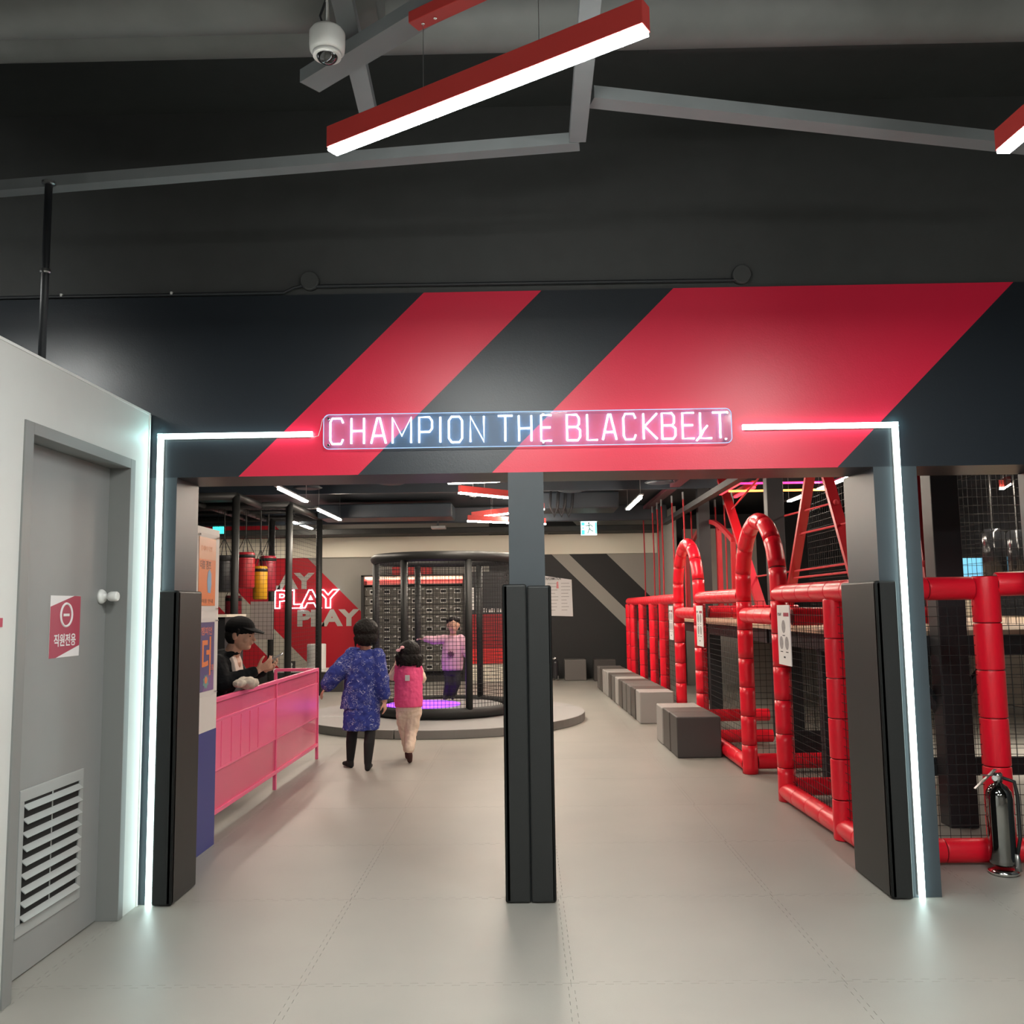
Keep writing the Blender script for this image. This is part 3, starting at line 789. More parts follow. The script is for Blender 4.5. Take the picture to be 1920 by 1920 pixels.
# PLAY graphics on the red wall
GREYL = mat('pale_grey_letters', (0.52, 0.50, 0.46), 0.6)
def play(name, x1, z0, z1, w_, label, m=GREYL, outline=False):
    h = z1-z0
    o = text(name, 'PLAY', h*1.39, face_y(x1-w_/2, BY-0.006 if not outline else BY-0.03, (z0+z1)/2), m, None, 0.001, 0.022 if not outline else 0.018, bevel=0.011, outline=outline, width=w_)
    return tag(o, label, 'lettering', 'PLAY words on the red wall')
play('wall_lettering', -4.46, 1.955, 2.27, 1.30, 'pale grey PLAY lettering, upper row on the red wall')
play('wall_lettering', -3.50, 1.165, 1.49, 1.32, 'pale grey PLAY lettering, bottom row on the red wall')
play('neon_lettering', -3.92, 1.55, 1.91, 1.38, 'white neon outline PLAY lettering, middle row on the red wall', NEONS, True)
# info poster
ip = thing('information_poster', (0.69, 19.38, 1.3), 'white information poster on the black back wall right of the centre post', 'poster')
MB().plate([(0.40, 19.385, 2.15), (0.985, 19.385, 2.06), (1.0, 19.385, 1.29), (0.46, 19.385, 1.31), (0.43, 19.385, 1.5)][::-1], (0, -1, 0), 0.005).build('sheet', PAPER, ip)
text('headline', 'INFORMATION', 0.08, face_y(0.60, 19.376, 2.085), INK, ip, 0.0005, 0.001, width=0.32)
b = MB()
random.seed(5)
for i in range(9):
    z = 1.98-i*0.07
    b.box(0.48, 0.48+random.uniform(.15, .22), 19.376, 19.379, z, z+0.010); b.box(0.76, 0.76+random.uniform(.1, .2), 19.376, 19.379, z, z+0.010)
b.build('small_print', mat('grey_ink', (0.35, 0.33, 0.33), 0.7), ip)
MB().plate([(0.66, 19.378, 1.88), (0.71, 19.378, 1.88), (0.70, 19.378, 2.03), (0.665, 19.378, 2.01)][::-1], (0, -1, 0), 0.002).build('pink_mark', mat('pink_print', (0.8, 0.3, 0.32), 0.5), ip)

# bench and bin by the red wall
bn = thing('low_bench', (-4.2, 17.3, 0), 'low dark bench with white top in front of the red wall', 'bench')
MB().box(-5.6, -3.35, 16.95, 17.75, 0, 0.36).build('base', BENCHD, bn, bevel=0.01)
MB().box(-5.62, -3.33, 16.93, 17.77, 0.36, 0.39).build('top', WHITEP, bn, bevel=0.006)
bi = thing('round_bin', (-3.93, 17.3, 0.392), 'white round bin with dark opening standing on the bench', 'bin')
MB().lathe((-3.93, 17.3, 0.392), [(0.17, 0), (0.175, 0.01), (0.175, 0.46), (0.165, 0.47), (0.15, 0.455), (0.14, 0.44)], 32).build('body', WHITEP, bi, smooth=True)
MB().lathe((-3.93, 17.3, 0.835), [(0.14, 0), (0.14, 0.006)], 32).build('opening', DARK, bi)
pq = thing('small_plaque', (-4.35, 17.1, 0.392), 'tiny black plaque with a white figure on the bench top', 'plaque')
MB().box(-4.42, -4.28, 17.10, 17.12, 0.392, 0.56).build('board', INK, pq)
MB().plate([(-4.37, 17.098, 0.43), (-4.33, 17.098, 0.43), (-4.335, 17.098, 0.47), (-4.325, 17.098, 0.50), (-4.34, 17.098, 0.53), (-4.36, 17.098, 0.52), (-4.365, 17.098, 0.47)], (0, -1, 0), 0.002).build('figure', WHITEP, pq)

# ------------------------------------------------------------------ net helpers
def net(mb, o, u, lu, v, lv, cell=0.055, th=0.0021):
    o, u, v = Vector(o), Vector(u).normalized(), Vector(v).normalized()
    nu = max(1, round(lu/cell)); nv = max(1, round(lv/cell))
    for i in range(nu+1):
        a = o+u*(lu*i/nu); mb.tube([a, a+v*lv], th, 3, cap=False)
    for i in range(nv+1):
        a = o+v*(lv*i/nv); mb.tube([a, a+u*lu], th, 3, cap=False)

# ------------------------------------------------------------------ left black frame with punching bags
FZ = 3.14
fr = thing('boxing_frame', (-4.6, 15.2, 0), 'tall black padded pipe frame with nets and punching bags, left of the cage', 'frame')
def fpost(x, y, z0=0.0, z1=FZ, r=0.055): MB().tube([(x, y, z0), (x, y, z1)], r, 12).build('post', PAD, fr, smooth=True)
def fbeam(p0, p1, r=0.055): MB().tube([p0, p1], r, 12).build('beam', PAD, fr, smooth=True)
for x, y in ((-3.67, 14.2), (-3.67, 16.3), (-4.52, 16.3), (-4.13, 13.0), (-5.9, 14.2), (-5.9, 16.3)): fpost(x, y)
fbeam((-3.67, 14.2, FZ), (-3.67, 16.3, FZ)); fbeam((-5.9, 14.2, FZ), (-3.67, 14.2, FZ)); fbeam((-5.9, 16.3, FZ), (-3.67, 16.3, FZ)); fbeam((-4.65, 14.2, FZ), (-4.65, 16.3, FZ)); fbeam((-5.9, 13.0, FZ), (-4.13, 13.0, FZ)); fbeam((-4.13, 13.0, FZ), (-4.13, 14.2, FZ)); fbeam((-5.0, 13.0, FZ), (-5.0, 16.3, FZ), 0.04); fbeam((-5.9, 15.2, FZ), (-3.67, 15.2, FZ), 0.03)
nb = MB()
net(nb, (-5.9, 14.2, 0.1), (1, 0, 0), 2.23, (0, 0, 1), FZ-0.1, 0.065, 0.0022)
net(nb, (-3.67, 14.2, 0.1), (0, 1, 0), 2.1, (0, 0, 1), FZ-0.1, 0.065, 0.0022)
o = nb.build('net', NETM, fr); o['kind'] = 'stuff'
MB().box(-3.70+0.0, -3.12, 16.9, 16.92, 0.0, 0.01)
tag(MB().box(-4.28, -3.93, 14.28, 14.30, 1.05, 1.64).build('blank_board', mat('pinkish_grey_board', (0.42, 0.36, 0.34), 0.6)), 'plain pinkish grey board hanging behind the net below the neon', 'board')
bz = [(-4.47, 14.6, 1.86, 2.43, 0.145, (0.42, 0.02, 0.03), 'red punching bag at the left under black straps'),
      (-4.33, 14.95, 1.68, 2.22, 0.115, (0.62, 0.32, 0.01), 'yellow punching bag between two red bags'),
      (-4.36, 15.5, 1.82, 2.42, 0.135, (0.34, 0.02, 0.04), 'dark red punching bag right of the yellow bag'),
      (-4.80, 14.55, 1.80, 2.38, 0.15, (0.03, 0.032, 0.035), 'black punching bag left of the red bags'),
      (-4.78, 15.0, 1.39, 1.75, 0.13, (0.22, 0.012, 0.025), 'low hanging crimson punching bag behind the man in the cap')]
for x, y, z0, z1, r, c, l in bz:
    t = thing('punching_bag', (x, y, z0), l, 'punching bag', 'punching bags in the boxing frame')
    m = mat('bag_' + l.split()[0] + '_' + str(int(z0*100)), c, 0.4)
    MB().lathe((x, y, z0), [(r*0.9, 0), (r, 0.02), (r, z1-z0-0.02), (r*0.9, z1-z0)], 24).build('body', m, t, smooth=True)
    MB().lathe((x, y, z1-0.09), [(r+0.003, 0), (r+0.003, 0.05)], 24).build('band', PAD, t, smooth=True)
    b = MB()
    for a in (0, pi/2, pi, 3*pi/2): b.tube([(x+r*.9*cos(a), y+r*.9*sin(a), z1), (x, y, z1+0.28)], 0.006, 5)
    b.tube([(x, y, z1+0.28), (x, y, FZ)], 0.01, 6)
    b.build('hanging_strap', PAD, t)
# black cabinet behind the man
bc = thing('black_cabinet', (-3.3, 9.3, 0), 'tall black cabinet with a pale sill behind the man in the cap', 'cabinet')
MB().box(-3.9, -2.98, 9.1, 9.7, 0, 1.44).build('body', mat('cabinet_black', (0.008, 0.009, 0.011), 0.6), bc)
MB().box(-3.92, -2.96, 9.08, 9.72, 1.44, 1.465).build('sill', CREAM, bc)

# ------------------------------------------------------------------ red padded fence on the right
fn = thing('padded_fence', (2.2, 10.0, 0), 'bright red padded tubular fence with two arched entrances and black netting', 'fence')
sleeve0 = None
RT = 0.068
SH = 0.10     # half groove
def sleeve_mesh():
    n = 16; prof = [(0.90, -0.5), (0.985, -0.492), (1.0, -0.47), (1.0, 0.47), (0.985, 0.492), (0.90, 0.5)]
    vs = [(r*cos(2*pi*k/n), r*sin(2*pi*k/n), h) for r, h in prof for k in range(n)]
    fs = [(i*n+k, i*n+(k+1) % n, (i+1)*n+(k+1) % n, (i+1)*n+k) for i in range(len(prof)-1) for k in range(n)]
    me = bpy.data.meshes.new('sleeve'); me.from_pydata(vs, [], fs); me.materials.append(RED)
    me.polygons.foreach_set('use_smooth', [True]*len(fs)); me.update(); return me
SM = sleeve_mesh()
CORE = mat('dark_red_tube', (0.16, 0.0, 0.004), 0.5)
def ptube(p0, p1, name, parent=fn, r=RT, seg=0.27, cuts=None):
    p0, p1 = Vector(p0), Vector(p1); d = p1-p0; L = d.length
    core = MB().tube([p0, p1], r*0.90, 12).build(name, CORE, parent, smooth=True)
    n = max(1, round(L/seg)); q = Vector((0, 0, 1)).rotation_difference(d.normalized())
    for i in range(n):
        c = p0 + d*((i+0.5)/n)
        s = bpy.data.objects.new('sleeve', SM); col.objects.link(s); place(s, c, core)
        s.rotation_mode = 'QUATERNION'; s.rotation_quaternion = q
        s.scale = (r, r, L/n-0.006)
    return core
def parch(pts, name, parent=fn, r=RT, per=0.26, nseg=None):
    """curved padded tube along pts"""
    pts = [Vector(p) for p in pts]
    core = MB().tube(pts, r*0.90, 12).build(name, CORE, parent, smooth=True)
    # resample
    L = [0]
    for a, c in zip(pts[:-1], pts[1:]): L.append(L[-1]+(c-a).length)
    def at(s):
        s = min(max(s, 0), L[-1])
        for i in range(len(L)-1):
            if s <= L[i+1]: return pts[i].lerp(pts[i+1], (s-L[i])/max(1e-9, L[i+1]-L[i]))
        return pts[-1]
    n = max(1, round(L[-1]/per))
    for i in range(n):
        a, c = L[-1]*i/n+0.003, L[-1]*(i+1)/n-0.003
        q = [at(a+(c-a)*j/4) for j in range(5)]
        q = [q[0]] + q + [q[-1]]
        q[0] = q[1] + (q[1]-q[2])*0.001; q[-1] = q[-2]+(q[-2]-q[-3])*0.001
        MB().tube(q, [r*0.9, r, r, r, r, r, r*0.9], 16, cap=False).build('sleeve', RED, core, smooth=True)
    return core
FX = 1.98; TZ = 1.575
def fence_net(o, u, lu, lv=TZ-0.15, z0=0.1, parent=fn, cell=0.055):
    nb = MB(); net(nb, (o[0], o[1], z0), u, lu, (0, 0, 1), lv, cell); o_ = nb.build('net', NETM, parent); o_['kind'] = 'stuff'; return o_
# near section: Y 5.47 .. 7.18
NY0, NY1 = 5.47, 7.20
ptube((FX+0.05, NY0, 0.075), (FX, NY1, 0.075), 'bottom_rail'); ptube((FX+0.05, NY0, TZ), (FX, NY1, TZ), 'top_rail')
ptube((FX+0.03, 6.03, 0.0), (FX+0.03, 6.03, TZ-0.05), 'post'); ptube((FX+0.06, NY0, 0), (FX+0.06, NY0, TZ+0.02), 'post')
fence_net((FX+0.03, NY0), (0, 1, 0), NY1-NY0)
# arch one
def arch(y0, y1, zs, ztop, x):
    P = [(x, y0, 0.0), (x, y0, 0.4), (x, y0, 0.8), (x, y0, 1.2), (x, y0, zs)]
    n = 16; cy = (y0+y1)/2; ry = (y1-y0)/2
    for i in range(1, n): a = pi - pi*i/n; P.append((x, cy + ry*cos(a), zs + (ztop-zs)*sin(a)))
    P += [(x, y1, zs), (x, y1, 1.2), (x, y1, 0.8), (x, y1, 0.4), (x, y1, 0.0)]
    return P
parch(arch(7.20, 8.36, 1.66, 2.20, FX), 'arch')
ptube((FX, 7.26, 1.40), (FX, 8.30, 1.40), 'crossbar')
parch(arch(10.50, 11.90, 1.66, 2.24, FX), 'arch')
ptube((FX, 10.56, 1.40), (FX, 11.84, 1.40), 'crossbar')
# middle section
ptube((FX, 8.42, TZ), (FX, 10.44, TZ), 'top_rail'); ptube((FX, 8.42, 0.075), (FX, 10.44, 0.075), 'bottom_rail')
fence_net((FX, 8.42), (0, 1, 0), 2.0)
# far section
ptube((FX, 11.96, TZ), (FX, 17.55, TZ), 'top_rail'); ptube((FX, 11.96, 0.075), (FX, 17.55, 0.075), 'bottom_rail')
for y in (13.25, 14.3, 15.6, 16.9, 17.6): ptube((FX, y, 0), (FX, y, TZ-0.05), 'post')
fence_net((FX, 11.96), (0, 1, 0), 5.6, cell=0.065)
# passages going right from the arches
ptube((FX+0.07, 8.40, 0.10), (3.0, 8.42, 0.10), 'bottom_rail'); ptube((FX+0.07, 8.42, TZ-0.18), (3.4, 8.42, TZ-0.18), 'cross_rail')
ptube((FX+0.07, 7.24, 0.10), (3.1, 7.24, 0.10), 'bottom_rail'); ptube((FX+0.1, 7.24, TZ-0.18), (3.3, 7.24, TZ-0.18), 'cross_rail')
ptube((FX+0.07, 10.5, 0.26), (2.72, 10.5, 0.26), 'cross_rail'); ptube((FX+0.07, 10.0, 0.10), (2.62, 10.0, 0.10), 'cross_rail')
ptube((FX+0.1, 10.5, TZ-0.16), (3.1, 10.5, TZ-0.16), 'cross_rail')
fence_net((FX+0.08, 7.24), (1, 0, 0), 1.1); fence_net((FX+0.08, 8.42), (1, 0, 0), 1.3)
# front return facing the viewer
ptube((FX+0.12, NY0, 0.075), (2.67, NY0, 0.075), 'bottom_rail'); ptube((FX+0.12, NY0, TZ), (2.64, NY0, TZ), 'top_rail')
ptube((2.72, NY0, 0.0), (2.72, NY0, TZ+0.07), 'post', r=0.078)
ptube((2.78, NY0, TZ+0.02), (4.6, NY0-0.35, TZ+0.05), 'top_rail', r=0.072)
ptube((2.78, NY0, 0.075), (4.6, NY0-0.35, 0.075), 'bottom_rail'); ptube((3.4, NY0-0.1, 0.0), (3.4, NY0-0.1, TZ), 'post')
fence_net((FX+0.1, NY0), (1, 0, 0), 0.64, cell=0.058); fence_net((2.78, NY0), (1, -0.19, 0), 1.8, cell=0.058)

# safety boards on the fence
def board(y0, y1, label, big=True):
    t = thing('instruction_board', (1.90, (y0+y1)/2, 1.05), label, 'sign', 'white instruction boards hung on the red fence')
    MB().box(1.9045, 1.9115, y0, y1, 1.048, 1.488).build('sheet', PAPER, t)
    MB().box(1.9030, 1.9045, y0+0.02, (y0+y1)/2-0.01, 1.405, 1.432).build('header_band', PINKRED, t)
    text('headline', 'PLAY', 0.03, face_nx(1.9030, y1-0.07, 1.42), INK, t, 0.0003, 0.0006, width=0.09)
    cs = (((y0+y1)/2, 1.33), ((y0+y1)/2+0.07, 1.21), ((y0+y1)/2-0.07, 1.21)) if big else (((y0+y1)/2+0.07, 1.35), ((y0+y1)/2-0.07, 1.35), ((y0+y1)/2+0.07, 1.22), ((y0+y1)/2-0.07, 1.22))
    GP = mat('photo_print_grey', (0.32, 0.30, 0.31), 0.5, noise=0.6, nscale=60)
    for cy, cz in cs:
        MB().plate([(1.9045, cy-0.048*cos(2*pi*j/20), cz+0.048*sin(2*pi*j/20)) for j in range(20)], (-1, 0, 0), 0.0008).build('round_picture', GP, t)
        MB().box(1.9030, 1.9045, cy-0.03, cy+0.03, cz-0.068, cz-0.062).build('caption_line', INK, t)
    MB().box(1.9030, 1.9045, (y0+y1)/2-0.02, (y0+y1)/2+0.02, 1.10, 1.112).build('caption_line', INK, t)
board(6.68, 7.0, 'white instruction board with three round pictures on the nearest fence post')
board(9.95, 10.30, 'white instruction board with four pictures on the post between the two arches', False)
board(11.95, 12.25, 'narrow white instruction board seen edge on beyond the far arch', False)

# ------------------------------------------------------------------ climbing structure behind the fence
dk = thing('climbing_deck', (3.8, 10.0, 0), 'raised plywood deck on black steel posts behind the red fence', 'deck')
def bpost(x, y, z0=0, z1=3.415, w=0.19, d=0.16): MB().box(x-w/2, x+w/2, y-d/2, y+d/2, z0, z1).build('post', BLACKSTEEL, dk, bevel=0.006)
DZ = 1.26
for x, y in ((2.90, 6.38), (2.90, 10.6), (2.9, 14.8), (6.3, 6.38), (6.3, 10.6), (6.3, 14.8)): bpost(x, y)
for x, y in ((2.55, 8.9), (2.5, 7.7), (2.52, 12.4)): bpost(x, y, 0, DZ-0.02, 0.15, 0.12)
for i in range(16):
    y = 6.55+i*0.58
    MB().box(2.30 if y > 6.9 else 2.34, 6.4, y, y+0.572, DZ, DZ+0.035).build('plank', WOOD, dk)
for y in (6.50, 9.0, 12.0, 15.3): MB().box(2.34, 6.4, y, y+0.08, DZ-0.14, DZ-0.002).build('beam', BLACKSTEEL, dk)
for x in (2.36, 6.25): MB().box(x, x+0.07, 6.5, 15.5, DZ-0.14, DZ-0.002).build('beam', BLACKSTEEL, dk)
for s in (-1, 1):
    MB().tube([(2.90+s*0.06, 6.45, 0.75), (2.90+s*0.17, 6.45, 0.93), (2.90+s*0.36, 6.45, DZ-0.12)], 0.04, 8).build('brace', BLACKSTEEL, dk)
b = MB().box(2.34, 3.6, 8.55, 8.60, 0.12, 0.34)
lb = b.build('low_beam', BLACKSTEEL, dk)
for x in (2.42, 2.78, 3.05):
    for z in (0.17, 0.29): MB().lathe((x, 8.548, z), [(0.012, 0), (0.012, -0.01), (0.006, -0.014)], 10, 'y').build('bolt', CHROME, lb)
MB().box(2.34, 6.4, 6.52, 6.57, 0.30, 0.42).build('low_beam', BLACKSTEEL, dk)
nb = MB(); net(nb, (2.6, 7.9, 0.1), (1, 0, 0), 3.0, (0, 0, 1), 1.0, 0.08); net(nb, (3.2, 7.4, DZ+.04), (1, 0, 0), 2.4, (0, 0, 1), 2.0, 0.07)
net(nb, (4.2, 6.6, DZ+.04), (0, 1, 0), 7, (0, 0, 1), 2.0, 0.09)
o = nb.build('net', NETM, dk); o['kind'] = 'stuff'
# A frame beams
RX = 3.0
af = thing('red_a_frame', (RX, 9.3, DZ), 'red steel A-frame with rope rungs standing on the deck', 'climbing frame')
AP = (RX, 9.28, 3.10)
for e in ((RX, 8.12, DZ+0.04), (RX, 10.65, DZ+0.04)):
    MB().bar(e, (AP[0], AP[1]+(0.06 if e[1] > 9 else -0.06), AP[2]), 0.05, 0.10, up=(1, 0, 0)).build('leg', REDSTEEL, af)
for (p0, p1) in (((RX, 12.1, 2.54), (RX, 8.78, 2.46)), ((RX, 9.95, 2.25), (RX, 7.05, 2.22)), ((RX, 12.4, 1.85), (RX, 8.55, 1.86)), ((RX, 10.3, 1.78), (RX, 6.9, 1.78))):
    MB().tube([p0, p1], 0.011, 8).build('rope_rung', REDROPE, af)
    for p in (p0, p1): MB().ball(p, 0.030, 8).build('knot', REDROPE, af, smooth=True)
al = thing('red_slanted_beam', (2.95, 11.4, DZ), 'slanted red steel beam rising left of the large arch to the ceiling', 'beam')
MB().bar((2.93, 11.30, DZ+0.04), (2.98, 13.7, 3.36), 0.05, 0.12, up=(1, 0, 0)).build('leg', REDSTEEL, al)
MB().tube([(2.98, 13.1, 2.85), (2.7, 10.0, 3.0)], 0.012, 8).build('rope', REDROPE, al)
a3 = tag(MB().bar((3.02, 7.12, 3.3), (3.02, 6.85, 1.30), 0.04, 0.07, up=(1, 0, 0)).build('red_slanted_beam', REDSTEEL), 'narrow red beam glimpsed just right of the right portal column', 'beam')
ul = thing('under_deck_fill_light', (5.2, 8.6, 1.10), 'unseen fill tube added under the climbing deck to brighten the space below', 'light')  # unseen tube added to brighten the dark space under the deck
MB().box(5.17, 5.23, 7.9, 9.3, 1.19, 1.255).build('track', STEEL, ul); MB().box(5.17, 5.23, 7.9, 9.3, 1.165, 1.188).build('diffuser', LAMPW, ul)
area('under_deck_fill_area', (5.2, 8.6, 1.16), 0.05, 1.4, 45, (1.0, 0.9, 0.78))  # light of the added under-deck tube
# arched bridge rail
br = thing('arched_bridge_rail', (RX, 15.0, DZ), 'thin red arched steel railing between the two padded arches', 'railing')
P = [(RX, 16.9+0.0 - (16.9-13.2)*i/16, 2.42+0.42*sin(pi*i/16)) for i in range(17)]
b = MB()
for a, c in zip(P[:-1], P[1:]): b.bar(a, Vector(c)+(Vector(c)-Vector(a))*0.03, 0.05, 0.07)
b.build('top_arch', REDSTEEL, br)
for y in (13.2, 14.1, 15.4, 16.9):
    zt = 2.42+0.42*sin(pi*(16.9-y)/3.7)
    MB().box(RX-0.03, RX+0.03, y-0.035, y+0.035, DZ, zt-0.03).build('baluster', REDSTEEL, br)
MB().bar((RX+.3, 14.6, 2.1), (RX+.3, 12.9, 2.75), 0.04, 0.05).build('inner_arch', WOOD, br)
# hanging ropes
def rope(x, y, z0, z1, label):
    t = thing('hanging_rope', (x, y, z0), label, 'rope', 'red ropes hanging above the far fence')
    MB().tube([(x, y, z0), (x+0.01, y, (z0+z1)/2), (x, y, z1)], 0.013, 6).build('cord', REDROPE, t)
    MB().tube([(x, y, z1-0.12), (x, y, z1)], 0.016, 6).build('clamp', BEAMM, t)
RL = ['leftmost of the thin red ropes hanging above the far fence', 'second red rope from the left above the far fence', 'third red rope from the left above the far fence',
 'fourth red rope from the left above the far fence', 'fifth red rope from the left above the far fence', 'sixth red rope from the left, just left of the dark post',
 'red rope hanging just right of the dark far post', 'red rope hanging left of the arched railing top', 'red rope hanging behind the left half of the arched railing',
 'red rope passing behind the arched railing peak', 'red rope hanging beside the right foot of the arched railing', 'rightmost red rope deep over the climbing deck']
for i, (x, y) in enumerate(((2.35, 18.0), (2.35, 16.7), (2.35, 16.1), (2.35, 15.6), (2.45, 15.1), (2.55, 14.6), (2.85, 15.6), (2.88, 14.9), (3.12, 14.9), (3.2, 14.6), (3.14, 13.8), (3.3, 14.4))):
    rope(x, y, 1.32, 3.30 if i < 6 else 3.2, RL[i])
# rope rail under ceiling
tag(MB().box(2.25, 2.40, 9.5, 18.5, 3.30, 3.36).build('ceiling_rail', mat('dim_maroon_steel', (0.08, 0.02, 0.03), 0.4)), 'dark maroon rail under the ceiling carrying the red ropes', 'rail')
tag(MB().box(2.55, 2.66, 8.0, 17.0, 2.98, 3.06).build('ceiling_rail', BLACKSTEEL), 'black cable rail running back over the climbing deck', 'rail')
REDGLOW = mat('red_led_glow', (1, 0.05, 0.05), 0.4, emit=3.0, ecol=(1.0, 0.03, 0.05))
for (x, y, l) in ((2.75, 12.2, 'glowing red box light on the ceiling above the far arch'), (3.05, 12.6, 'glowing red tube light deeper over the deck')):
    t = thing('red_ceiling_light', (x, y, 3.1), l, 'light')
    MB().box(x-0.02, x+0.02, y-0.55, y+0.55, 3.02, 3.05).build('diffuser', REDGLOW, t); MB().box(x-0.035, x+0.035, y-0.57, y+0.57, 3.052, 3.12).build('housing', LAMPRED, t)
ORN = mat('orange_neon', (1, .4, .1), .4, emit=3.0, ecol=(1.0, 0.30, 0.06)); MAG = mat('magenta_neon', (1, .05, .3), .4, emit=2.0, ecol=(1.0, 0.03, 0.22))
for (z, y, m, l) in ((2.98, 12.0, ORN, 'orange neon line across the ceiling above the climbing deck'), (3.08, 12.0, MAG, 'magenta neon line just above the orange one')):
    tag(MB().tube([(2.70, y, z), (4.0, y, z)], 0.014, 8).build('neon_tube', m), l, 'light')
area('red_glow_light', (3.2, 12.2, 3.0), 1.2, 0.3, 8, (1.0, 0.06, 0.12))

# blue screen and bits behind the right side
bs = tag(MB().box(5.62, 5.98, 11.9, 11.95, 1.64, 2.05).build('blue_panel', mat('sky_blue_panel', (0.12, 0.42, 0.68), 0.4, emit=0.35, ecol=(0.2, 0.55, 0.9))), 'bright sky blue panel seen through the net above the red rail at right', 'panel')
tag(MB().box(5.4, 5.75, 11.9, 11.95, DZ+0.036, 1.64).build('beige_panel', mat('beige_board', (0.5, 0.46, 0.38), 0.6)), 'beige board below the blue panel behind the net', 'panel')
for i, (x, y, l) in enumerate(((5.6, 11.0, 'nearer glossy black hanging cylinder behind the netting'), (6.0, 11.2, 'rear glossy black hanging cylinder behind the netting'))):
    t = thing('hanging_cylinder', (x, y, 1.75), l, 'punching bag', 'black cylinders hanging at the right')
    MB().lathe((x, y, 1.75), [(0.10, 0), (0.13, 0.03), (0.13, 0.55), (0.09, 0.6)], 24).build('body', mat('glossy_black_vinyl', (0.012, 0.013, 0.015), 0.15), t, smooth=True)
    MB().tube([(x, y, 2.35), (x, y, 3.4)], 0.01, 6).build('strap', PAD, t)
tag(MB().box(3.6, 6.9, 15.6, 15.7, 0, 1.2).build('back_panel', mat('dim_grey_panel', (0.36, 0.34, 0.31), 0.6)), 'grey board under the rear of the climbing deck', 'panel')

# ------------------------------------------------------------------ foam cubes
cube0 = None
def cube(x, y, m, label, w=0.435, h=0.40, d=0.43, g='foam cube seats in a row beside the red fence'):
    o = MB().box(x, x+w, y, y+d, 0.001, h).build('cube_seat', m, None, bevel=0.014, seg=3)
    return tag(o, label, 'cube seat', g)
cube(1.475, 9.21, CUBEDARK, 'nearest charcoal foam cube of the near group of three')
cube(1.468, 9.645, CUBEBROWN, 'dark taupe foam cube in the middle of the near group of three')
cube(1.458, 10.08, CUBELIGHT, 'light grey foam cube at the back of the near group of three')
row = [(11.87, CUBELIGHT, 'light grey foam cube at the near end of the long row'), (12.31, CUBEBROWN, 'dark taupe foam cube second in the long row'),
       (12.75, CUBEMID, 'mid grey foam cube third in the long row'), (13.19, CUBEMID, 'mid grey foam cube fourth in the long row'),
       (13.63, CUBEBROWN, 'dark taupe foam cube fifth in the long row'), (14.07, CUBELIGHT, 'light grey foam cube sixth in the long row'),
       (14.51, CUBEMID, 'mid grey foam cube seventh in the long row'), (14.95, CUBEBROWN, 'dark taupe foam cube eighth in the long row'),
       (15.39, CUBELIGHT, 'light grey foam cube ninth in the long row'), (15.83, CUBELIGHT, 'light grey foam cube tenth in the long row'),
       (16.27, CUBEBROWN, 'dark taupe foam cube eleventh in the long row'), (16.71, CUBEMID, 'mid grey foam cube at the far end of the long row')]
for i, (y, m, l) in enumerate(row): cube(1.44-0.012*i, y, m, l)
cube(1.36, 18.6, CUBEDARK, 'charcoal foam block against the black back wall behind the row', 0.44, 0.43)
cube(0.78, 18.8, CUBEMID, 'grey foam cube standing alone at the back wall near the centre post', 0.44, 0.42)

# ------------------------------------------------------------------ extinguishers
def extinguisher(x, y, label, body, s=1.0):
    t = thing('fire_extinguisher', (x, y, 0), label, 'fire extinguisher')
    MB().lathe((x, y, 0.10*s), [(0.03*s, -0.10*s), (0.075*s, -0.095*s), (0.08*s, -0.08*s), (0.05*s, -0.07*s)], 20).build('stand_ring', CHROME, t, smooth=True)
    MB().lathe((x, y, 0.05*s), [(0.055*s, 0), (0.068*s, 0.012*s), (0.070*s, 0.03*s), (0.070*s, 0.36*s), (0.064*s, 0.395*s), (0.045*s, 0.425*s), (0.022*s, 0.44*s), (0.020*s, 0.47*s)], 32).build('cylinder', body, t, smooth=True)
    MB().lathe((x, y, 0.50*s), [(0.026*s, 0), (0.026*s, 0.04*s), (0.018*s, 0.05*s)], 16).build('valve', CHROME, t, smooth=True)
    MB().bar((x-0.01*s, y, 0.565*s), (x-0.13*s, y, 0.46*s), 0.022*s, 0.006*s).build('lever', STEEL, t)
    MB().bar((x+0.02*s, y, 0.53*s), (x-0.09*s, y, 0.535*s), 0.022*s, 0.006*s).build('handle', STEEL, t)
    MB().tube([(x+0.02*s, y, 0.52*s), (x+0.08*s, y-0.02, 0.50*s), (x+0.088*s, y-0.03, 0.42*s), (x+0.084*s, y-0.035, 0.2*s), (x+0.06*s, y-0.045, 0.12*s)], 0.010*s, 8).build('hose', PAD, t, smooth=True)
    MB().lathe((x+0.055*s, y-0.05, 0.03*s), [(0.018*s, 0), (0.015*s, 0.06*s), (0.010*s, 0.09*s)], 14).build('nozzle', STEEL, t, smooth=True)
    MB().lathe((x-0.03*s, y-0.02, 0.52*s), [(0.014*s, 0), (0.014*s, -0.012*s)], 12, 'y').build('gauge', WHITEP, t)
    return t
extinguisher(2.615, 5.26, 'chrome fire extinguisher with silver lever on the floor in front of the red fence', mat('mirror_black_steel', (0.30, 0.30, 0.29), 0.06, 1.0), 1.0)
extinguisher(0.60, 18.9, 'small dark fire extinguisher standing at the black back wall', mat('dark_bottle', (0.03, 0.03, 0.035), 0.2), 0.85)

